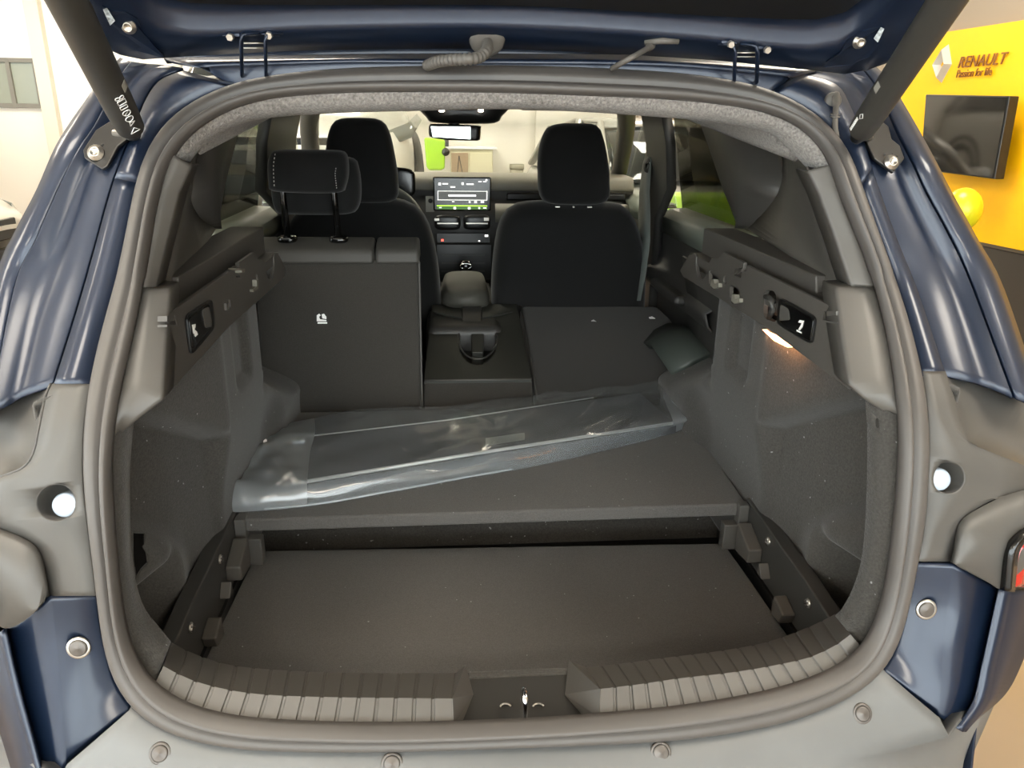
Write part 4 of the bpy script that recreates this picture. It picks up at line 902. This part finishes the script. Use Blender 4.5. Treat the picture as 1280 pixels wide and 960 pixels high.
# ================================================================== REAR SEATS
t = thing('car_seat', 'upright rear seat back with a raised headrest, dark carpeted behind', 'seat', (-.39, 2.15, .45))
prism('backrest', [(-.175, y, z) for y, z in ((1.985, .73), (2.038, 1.145), (2.06, 1.155), (2.14, 1.18), (2.16, 1.17), (2.14, .72))], (-.43, 0, 0), SEATB, t, .022)
for x0, x1 in ((-.605, -.292), (-.288, -.172)):
    prism('top_cover', [(x1, y, z) for y, z in ((2.030, 1.135), (2.036, 1.168), (2.046, 1.176), (2.11, 1.198), (2.13, 1.19), (2.14, 1.137))], (x0-x1, 0, 0), SEATV, t, .010)
prism('side_piping', [(-.176, y, z) for y, z in ((1.99, .74), (2.038, 1.14), (2.046, 1.14), (1.998, .74))], (.006, 0, 0), SEATV, t, .002)
hr = qY([(342, 238), (337, 228), (336, 205), (340, 191), (350, 187), (395, 187), (425, 188), (434, 194), (436, 215), (433, 232), (426, 240), (385, 241)], 2.09)
HR = puff('headrest', hr, .09, SEATF, t, 56)
puff('headrest_front', qY([(345, 262), (340, 240), (342, 205), (350, 196), (400, 195), (440, 197), (449, 210), (452, 240), (448, 260), (436, 267), (395, 268), (355, 267)], 2.17), .08, SEATF, t, 56)
for pxs in ([(344, 192), (342, 205), (342, 218), (343, 235)], [(420, 210), (419, 218), (420, 228), (421, 237)]):
    P = crs(qY(pxs, 2.036), 19)
    for k in range(0, 18, 2): tube('stitch', [P[k], P[k+1]], .0011, STITCH, HR, 5)
for a, b in (((353, 236), (360, 300)), ((417, 236), (424, 299))):
    A = onY(*a, 2.10); B = onY(*b, 2.09)
    tube('headrest_post', [A+Vector((0, 0, .03)), A, B-Vector((0, 0, .03))], .0085, GLOSSB, t, 12)
    g = pillow('post_guide', Vector((B.x, 2.085, 1.194)), (.05, .05, .018), GLOSSB, t, .6)
    tube('guide_rim', [Vector((B.x+.021*math.cos(q), 2.078+.018*math.sin(q), 1.198)) for q in [rad(180+20*k) for k in range(10)]], .002, TRIM, t, 6)
# printed cloth tag on the seat back
def onseat(x, y, off=.0):
    p0 = Vector((0, 1.985, .73)); n = Vector((0, -.47, .06)).normalized(); return onP(x, y, p0+n*off, n)
tg = prism('cloth_tag', [onseat(x, y, .002) for x, y in ((392, 390), (409, 390), (411, 405), (394, 405))], (0, -.001, 0), mat('tag_cloth', '2a2927', .8), t)
for poly in ([(396, 400), (396, 394), (399, 392), (401, 394), (399, 396), (400, 399), (408, 400), (408, 401.5), (396, 401.5)], [(402, 393), (405, 392), (408, 396), (408, 399), (403, 398)], [(397, 402.5), (409, 402.5), (409, 404.5), (397, 404.5)]): prism('tag_print', [onseat(x, y, .0035) for x, y in poly], (0, -.0005, 0), PRINT, tg)
pillow('cushion', (-.39, 2.40, .64), (.44, .46, .2), SEATF, t, .35)
sb_ = prism('release_loop', [onseat(x, y, .006) for x, y in ((329, 327), (339, 327), (339, 342), (335, 343), (332, 340))], (0, .004, 0), SEATV, t, .001)
# middle seat section folded flat with cup holders
SEATK = SEATB
t = thing('car_seat', 'rear seat back folded forward flat, with moulded cup holders in its middle section', 'seat', (.2, 2.3, .45))
A, B = onY(540, 381, 2.58), onY(646, 380, 2.58)
fm = [Vector((-.168, 2.05, .803)), Vector((.138, 2.05, .803)), B, A]
ctr = sum(fm, Vector())/4
TRAYM = mat('tray_plastic', '2a2b27', .55)
tray = prism('cup_tray', fm, (0, 0, -.05), TRAYM, t)
upv = (fm[1]-fm[0]).cross(fm[3]-fm[0]).normalized()
def ont(x, y, off=0): return onP(x, y, fm[0]+upv*off, upv)
hole = [ont(597+24*math.cos(a), 422+27*math.sin(a), .02) for a in [2*math.pi*k/28 for k in range(28)]]
cut = prism('cut', hole, -upv*.08, BLACKP)
boolcut(tray, [cut])
tube('cup_rim', [ont(597+24*math.cos(a), 422+27*math.sin(a), .0) for a in [2*math.pi*k/36 for k in range(37)]], .003, DARKP, t, 8)
prism('cup_floor', [p-upv*.075 for p in hole], -upv*.004, TRAYM, t)
prism('cup_divider', [ont(588, 398), ont(606, 398), ont(604, 440), ont(590, 440)], -upv*.05, TRAYM, t, .003)
for w in ([(541, 387), (577, 392), (577, 399), (555, 395), (541, 391)], [(603, 392), (641, 387), (641, 391), (625, 395), (603, 399)]): prism('hinge_wing', [ont(x, y, .004) for x, y in w], upv*.006, TRAYM, t, .001)
prism('hinge_block', [ont(578, 380, .004), ont(602, 380, .004), ont(602, 405, .004), ont(578, 405, .004)], upv*.008, DARKP, t, .002)
tube('edge_bead', [fm[0]+Vector((0, -.003, .0)), fm[1]+Vector((0, -.003, 0))], .0028, COVER, t, 8)
prism('rear_face', [(-.17, y, z) for y, z in ((2.053, .797), (2.04, .78), (2.0, .745), (1.99, .72), (2.10, .70), (2.10, .79))], (.31, 0, 0), SEATB, t, .006)
# right seat back folded down
A, B, C_ = onY(650, 381, 2.58), onY(822, 381, 2.58), onY(858, 415, 2.40)
fr = [Vector((.142, 1.995, .765)), Vector((.545, 1.995, .765)), Vector((.60, 2.2, .815)), C_, B, A]
bk = prism('folded_backrest', fr, (0, .02, -.09), SEATK, t, .018)
un = (fr[1]-fr[0]).cross(fr[5]-fr[0]).normalized()
def onf(x, y, off=0): return onP(x, y, fr[0]+un*off, un)
tube('edge_piping', [onf(651, 383, .001), onf(660, 430, .001), onf(672, 500, .001)], .003, SEATV, t, 6)
for poly in ([(739, 404), (739, 401), (742, 399.5), (744, 401), (748, 404)], [(739, 405), (749, 405), (749, 406), (739, 406)]): prism('tag_print', [onf(x, y, .003) for x, y in poly], un*.0005, PRINT, t)
prism('white_tab', [onf(811, 397, .003), onf(815, 396, .003), onf(819, 398.5, .003), onf(812, 398.5, .003)], un*.002, PRINT, t)
box('cushion', (.36, 2.32, .63), (.42, .46, .12), SEATF, t, .03)
# ================================================================== CARGO COVER IN A PLASTIC BAG
ZB = .742
def zpt(x, y, h): return onZ(x, y, ZB+h)
CC = thing('cargo_cover', 'dark roll-out cargo cover with pale metal edges inside the clear bag', 'cargo cover', zpt(600, 560, 0))
q = [zpt(338, 552, .030), zpt(800, 491, .030), zpt(846, 531, .030), zpt(356, 609, .030)]
prism('cover_panel', q, (0, 0, -.024), mat('cover_vinyl', '3b3d3f', .6, bump=(400, .2, .001)), CC, .003)
tube('edge_rod', [zpt(352, 607, .036), zpt(600, 566, .036), zpt(848, 528, .036)], .0042, mat('pale_metal_rod', 'd9d6d2', .3, .4), CC, 8)
tube('edge_wire', [zpt(372, 547, .034), zpt(560, 525, .034), zpt(742, 497, .034)], .0016, mat('pale_wire', 'c8c8c4', .4), CC, 6)
box('edge_clip', zpt(358, 551, .036), (.085, .02, .012), PALEP, CC, .003, Matrix.Rotation(rad(7), 3, 'Z'))
box('edge_clip', zpt(373, 552, .034), (.03, .012, .010), WHITEP, CC, .002, Matrix.Rotation(rad(7), 3, 'Z'))
box('edge_clip', zpt(360, 565, .034), (.03, .014, .010), TRIM, CC, .002, Matrix.Rotation(rad(7), 3, 'Z'))
prism('paper_label', [zpt(607, 548, .033), zpt(656, 541, .033), zpt(656, 550, .033), zpt(607, 557, .033)], (0, 0, .0008), mat('label_paper', '8d8f8a', .6), CC)
for (x, y), (x2, y2), h in (((318, 533), (330, 556), .05), ((838, 474), (832, 490), .05)):
    a = zpt(x, y, h); b = zpt(x2, y2, h-.015); d = (a-b).normalized()
    tube('end_peg', [b, a-d*.008, a-d*.003, a], [.011, .012, .011, .006], mat('peg_plastic', 'd6cdc8', .4), CC, 16)
FILM = glassmat('clear_film', (.88, .91, .92), .10, .16, .16, (.86, .92, .97), fres=.6)
FILMW = glassmat('crumpled_film', (.85, .88, .90), .13, .2, .27, (.90, .95, 1.0), fres=.6)
far = [(312, 531), (330, 534), (390, 524), (450, 513), (560, 508), (640, 497), (740, 482), (790, 475), (835, 470), (858, 469)]
near = [(284, 641), (330, 638), (400, 631), (480, 617), (560, 602), (640, 588), (720, 571), (800, 552), (842, 541), (867, 531)]
l1 = [(305, 550), (335, 548), (390, 541), (455, 533), (560, 523), (640, 512), (740, 496), (790, 487), (835, 482), (862, 482)]
l2 = [(296, 575), (335, 575), (395, 567), (460, 555), (560, 544), (640, 533), (740, 514), (790, 504), (838, 499), (866, 498)]
l3 = [(290, 607), (335, 607), (396, 599), (470, 589), (560, 571), (640, 558), (730, 543), (795, 533), (840, 525), (869, 518)]
l4 = [(286, 630), (330, 628), (398, 620), (475, 607), (560, 592), (640, 578), (725, 562), (798, 545), (841, 534), (868, 526)]
NU = 220; NV = 60
BAG = thing('plastic_bag', 'long clear plastic bag wrapped around the cargo cover, crumpled at both ends', 'bag', zpt(600, 575, 0))
rws = [(far, .004), (far, .022), (l1, .046), (l2, .046), (l3, .048), (l4, .024), (near, .004)]
base = [crs([zpt(x, y, h) for x, y in r], NU) for r, h in rws]
cols = [crs([b[j] for b in base], NV) for j in range(NU)]
def fold(j, i):
    u, v = j/NU, i/NV; e = max(0, 1-u/.16)+max(0, (u-.90)/.10)
    f = .0045*math.sin(38*u+9*v+2*math.sin(7*v))+.0025*math.sin(61*u-14*v+1.3)+.002*math.sin(23*u+30*v)
    f += e*.007*math.sin(90*u+22*v)+e*.006*math.sin(47*v-33*u)
    def ridge(a, p=6): return (1-abs(math.sin(a)))**p
    f = f*.45+.0035*ridge(9*u+2.6*v+.4*math.sin(5*v), 10)+.003*ridge(14*u-3.2*v+1.1, 10)*(u < .5)+.0035*ridge(17*u+5*v+.7, 8)*(u > .62)+e*.003*ridge(30*u-4*v, 5)
    w = min(1, v*8)*min(1, (1-v)*8)
    return f*w
for j in range(NU):
    for i in range(NV): cols[j][i] = cols[j][i]+Vector((0, 0, max(fold(j, i), -.006)))
a0, a1 = 30, 204
loft('film_top', cols[a0-1:a1+1], FILM, BAG, solid=0); loft('film_end', cols[:a0], FILMW, BAG, solid=0); loft('film_end', cols[a1:], FILMW, BAG, solid=0)
bot = [[Vector((c[0].lerp(c[-1], k/6).x, c[0].lerp(c[-1], k/6).y, ZB+.002)) for k in range(7)] for c in cols]
loft('film_bottom', bot, FILM, BAG, solid=0)
# tufts of film gathered around the end pegs
for pts, h in (([(310, 545), (309, 530), (314, 525), (322, 527), (326, 545), (318, 556)], .06), ([(830, 485), (838, 470), (856, 467), (866, 470), (862, 478), (858, 500), (846, 505)], .055)):
    P = [zpt(x, y, h) for x, y in pts]; c = sum(P, Vector())/len(P)+Vector((0, 0, .018)); V = [c]+P+[p+Vector((0, 0, -.03)) for p in P]; n = len(P)
    make('film_tuft', V, [(0, 1+k, 1+(k+1) % n) for k in range(n)]+[(1+k, 1+(k+1) % n, 1+n+(k+1) % n, 1+n+k) for k in range(n)], FILMW, BAG)
tube('seam_highlight', crs([b+Vector((0, 0, .003)) for b in crs([zpt(x, y, .006) for x, y in near[1:6]], 40)], 40), .0022, FILMW, BAG, 6)  # whiter film tube along the near edge, drawn to stand for its bright highlight
# ================================================================== OTHER CARS AND FURNITURE
TYRE = mat('showroom_tyre', '17171a', .7); DGL = mat('dark_car_glass', '23292b', .06, coat=1); HLAMP = mat('headlamp_glass', '6d7573', .12, .3, 1)
def showcar(label, loc, ang, paint, sc=1.0):
    t = thing('showroom_car', label, 'car', loc)
    R = Matrix.Rotation(ang, 3, 'Z'); L = Vector(loc)
    def W_(p): return L+R @ (Vector(p)*sc)
    def lf(name, rows, m, **k): return loft(name, [[W_(p) for p in r] for r in rows], m, t, **k)
    st = [(-2.1, .62, .35, .85), (-2.05, .78, .28, .98), (-1.8, .86, .25, 1.02), (-1.2, .90, .25, 1.0), (0, .90, .24, .98), (.9, .90, .25, .97), (1.4, .88, .25, .93), (1.85, .82, .26, .84), (2.05, .72, .30, .72), (2.12, .55, .38, .62)]
    rows = []
    for x, w, zb, zt in st:
        r = []
        for yy, zz in ((-.95, 0), (-1, .25), (-1, .6), (-.97, .85), (-.9, .97), (-.5, 1.02), (0, 1.03), (.5, 1.02), (.9, .97), (.97, .85), (1, .6), (1, .25), (.95, 0)): r.append((x, w*yy, zb+(zt-zb)*zz))
        rows.append(r)
    lf('body', rows, paint)
    g = [(-1.95, .70, .98, 1.05), (-1.5, .72, 1.0, 1.42), (-.6, .70, 1.0, 1.52), (.2, .68, .99, 1.50), (.65, .66, .98, 1.30), (1.15, .70, .96, 1.0)]
    lf('glasshouse', [[(x, -w*1.12, zb), (x, -w*.98, zb+(zt-zb)*.6), (x, -w*.85, zt), (x, 0, zt+.02), (x, w*.85, zt), (x, w*.98, zb+(zt-zb)*.6), (x, w*1.12, zb)] for x, w, zb, zt in g], DGL)
    lf('roof', [[(x, y*w, z+.02-.03*abs(y)) for y in (-.86, -.4, 0, .4, .86)] for x, w, z in ((-1.6, .72, 1.40), (-1.4, .72, 1.45), (-.6, .70, 1.54), (.2, .68, 1.52), (.35, .67, 1.47))], paint, solid=.02)
    for s in (-1, 1):
        for pa in ([(1.12, s*.76, .98), (.65, s*.68, 1.30), (.3, s*.60, 1.49)], [(-.3, s*.78, 1.0), (-.35, s*.62, 1.52)], [(-1.95, s*.76, 1.0), (-1.5, s*.64, 1.43)]):
            V, F = tubegeo([W_(p) for p in pa], .035*sc, 8); make('roof_pillar', V, F, paint, t, True)
        m_ = pillow('wing_mirror', W_((.75, s*1.0, 1.06)), (.22*sc, .16*sc, .14*sc), paint, t, .6, R); pillow('mirror_face', W_((.66, s*1.0, 1.06)), (.04*sc, .13*sc, .10*sc), DGL, t, .6, R)
        lf('headlamp', [[(2.02, s*.50, .70), (2.0, s*.62, .73), (1.93, s*.76, .78), (1.7, s*.855, .84)], [(2.08, s*.50, .62), (2.05, s*.63, .64), (1.96, s*.79, .70), (1.72, s*.885, .80)]], HLAMP, solid=.02)
        for x in (-1.28, 1.28):
            c = W_((x, s*.80, .33)); ax = R @ Vector((0, s, 0))
            w = lathe('wheel', c, ax, [(r*sc, h*sc) for r, h in ((0, -.1), (.30, -.1), (.33, -.06), (.335, 0), (.33, .08), (.29, .105), (.235, .10), (.22, .07), (.08, .08), (0, .085))], TYRE, t, 32)
            for k in range(5):
                a = 2*math.pi*k/5; d = R @ Vector((math.cos(a), 0, math.sin(a))); p = c+ax*.09*sc
                tube('wheel_spoke', [p, p+d*.22*sc], [.03*sc, .022*sc], STEEL, w, 6)
            tube('wheel_arch', [c+ax*.09*sc+R @ Vector((.38*math.cos(a), 0, .38*math.sin(a)))*sc for a in [rad(-10+200*k/16) for k in range(17)]], .03*sc, DARKP, t, 8)
    box('grille', W_((2.07, 0, .62)), (.06*sc, .9*sc, .16*sc), GLOSSB, t, .01, R); box('lower_grille', W_((2.08, 0, .42)), (.06*sc, 1.0*sc, .12*sc), GLOSSB, t, .01, R)
    return t
PLAT = mat('platform_white', 'dcd9d2', .5)
def platform(c, s, ang, label):
    o = box('display_platform', c, s, PLAT, None, .01, Matrix.Rotation(ang, 3, 'Z')); tag(o, label, 'platform'); return o
WCAR = mat('white_car_paint', 'c4c4bd', .35, coat=1); SCAR = mat('silver_car_paint', 'b9b9b4', .3, .4, 1); BCAR = mat('champagne_car_paint', 'cfc8bb', .3, .2, 1)
platform((-1.68, 7.9, .29), (2.5, 4.3, .58), rad(0), 'low white display platform under the white car')
showcar('white showroom car on a low platform beyond the windscreen', (-1.60, 7.85, .59), rad(-80), WCAR, 1.12)
showcar('silver car standing on the showroom floor before the taupe wall', (1.95, 8.0, 0), rad(-83), SCAR)
showcar('champagne car parked beside the blue car', (-5.72, 6.2, 0), rad(0), BCAR)
# lime charging post
p = onY(544, 196, 5.0)
t = thing('charging_post', 'lime green charging box on a dark post next to the white car', 'charger', (p.x, 5.05, 0))
LIME = mat('lime_shell', '9bc81e', .45)
hx = [onY(x, y, 5.0) for x, y in ((530, 172), (557, 175), (556, 211), (551, 213), (536, 213), (533, 208))]
prism('charger_box', hx, (0, .14, 0), LIME, t, .012); box('post', (p.x, 5.07, .5), (.07, .07, 1.0), DARKP, t, .01); box('base_plate', (p.x, 5.07, .01), (.3, .3, .02), DARKP, t, .004)
cc = onY(557, 190, 4.99); lathe('socket', cc, (.3, -1, 0), [(0, .02), (.02, .02), (.025, 0)], BLACKP, t, 16)
box('cable_hook', onY(558, 178, 5.03), (.03, .05, .05), DARKP, t, .006)
# low cabinet at the front wall
a, b = onY(563, 186, 9.75), onY(616, 186, 9.75)
t = thing('cabinet', 'low cream cabinet with a brown door against the white front wall', 'cabinet', ((a.x+b.x)/2, 9.9, 0))
CREAM = mat('cream_laminate', 'd8d4b6', .5)
box('body', ((a.x+b.x)/2, 9.95, a.z/2), (b.x-a.x, .4, a.z), CREAM, t, .006)
box('cabinet_top', ((a.x+b.x)/2, 9.94, a.z+.012), (b.x-a.x+.1, .44, .025), WHITEP, t, .004)
m = onY(586, 186, 9.75).x
d = box('door', ((a.x+m)/2, 9.742, a.z*.49), (m-a.x-.02, .018, a.z*.94), mat('brown_door', 'a58f74', .5), t, .003); box('door', ((b.x+m)/2, 9.742, a.z*.49), (b.x-m-.02, .018, a.z*.94), CREAM, t, .003)
box('notice', (m-.07, 9.73, a.z-.42), (.10, .004, .16), PRINT, d, 0); tube('cord', [(m-.12, 9.728, a.z-.08), (m-.07, 9.728, a.z-.34)], .004, DARKP, d, 5); tube('cord', [(m-.12, 9.728, a.z-.08), (m-.15, 9.728, a.z-.34)], .004, DARKP, d, 5)
# waste bin on a stool-high plinth by the wall
a, b = onY(637, 205, 9.5), onY(655, 205, 9.5); r = (b.x-a.x)/2; cx = (a.x+b.x)/2
t = thing('waste_bin', 'tall tapered grey-beige waste bin standing by the white wall', 'bin', (cx, 9.5, 0))
BINM = mat('bin_plastic', 'a39f8c', .5)
lathe('bin_body', (cx, 9.5, 0), (0, 0, 1), [(0, 0), (r*.75, 0), (r*.95, a.z-.05), (r*.9, a.z-.05)], BINM, t, 24); lathe('bin_rim', (cx, 9.5, a.z-.06), (0, 0, 1), [(r*.9, 0), (r*1.02, 0), (r*1.04, .03), (r*1.02, .06), (r*.9, .06)], BINM, t, 24)
# wall pilaster beside the bin
struct(box('trim_2', (onY(668, 180, Y1).x+.25, Y1-.06, H/2), (.5, .12, H), WALLW))
struct(box('trim_3', (3.3, Y1-.05, H/2), (1.9, .1, H), WALLT))
# lime armchair seen through the right rear window
c = onY(895, 262, 4.1)
t = thing('armchair', 'lime green armchair standing by the yellow panel side of the car', 'armchair', (c.x, 4.3, 0))
GL = mat('lime_leather', '7da010', .45)
pillow('seat_cushion', (c.x, 4.2, .42), (.62, .62, .2), GL, t, .4); pillow('back_cushion', (c.x, 4.48, c.z-.25), (.62, .18, .62), GL, t, .4)
for s in (-1, 1):
    pillow('armrest', (c.x+s*.33, 4.22, .55), (.14, .62, .34), GL, t, .4)
    for yy in (4.0, 4.45): tube('leg', [(c.x+s*.27, yy, .34), (c.x+s*.28, yy, 0)], [.02, .014], CHROME, t, 10)
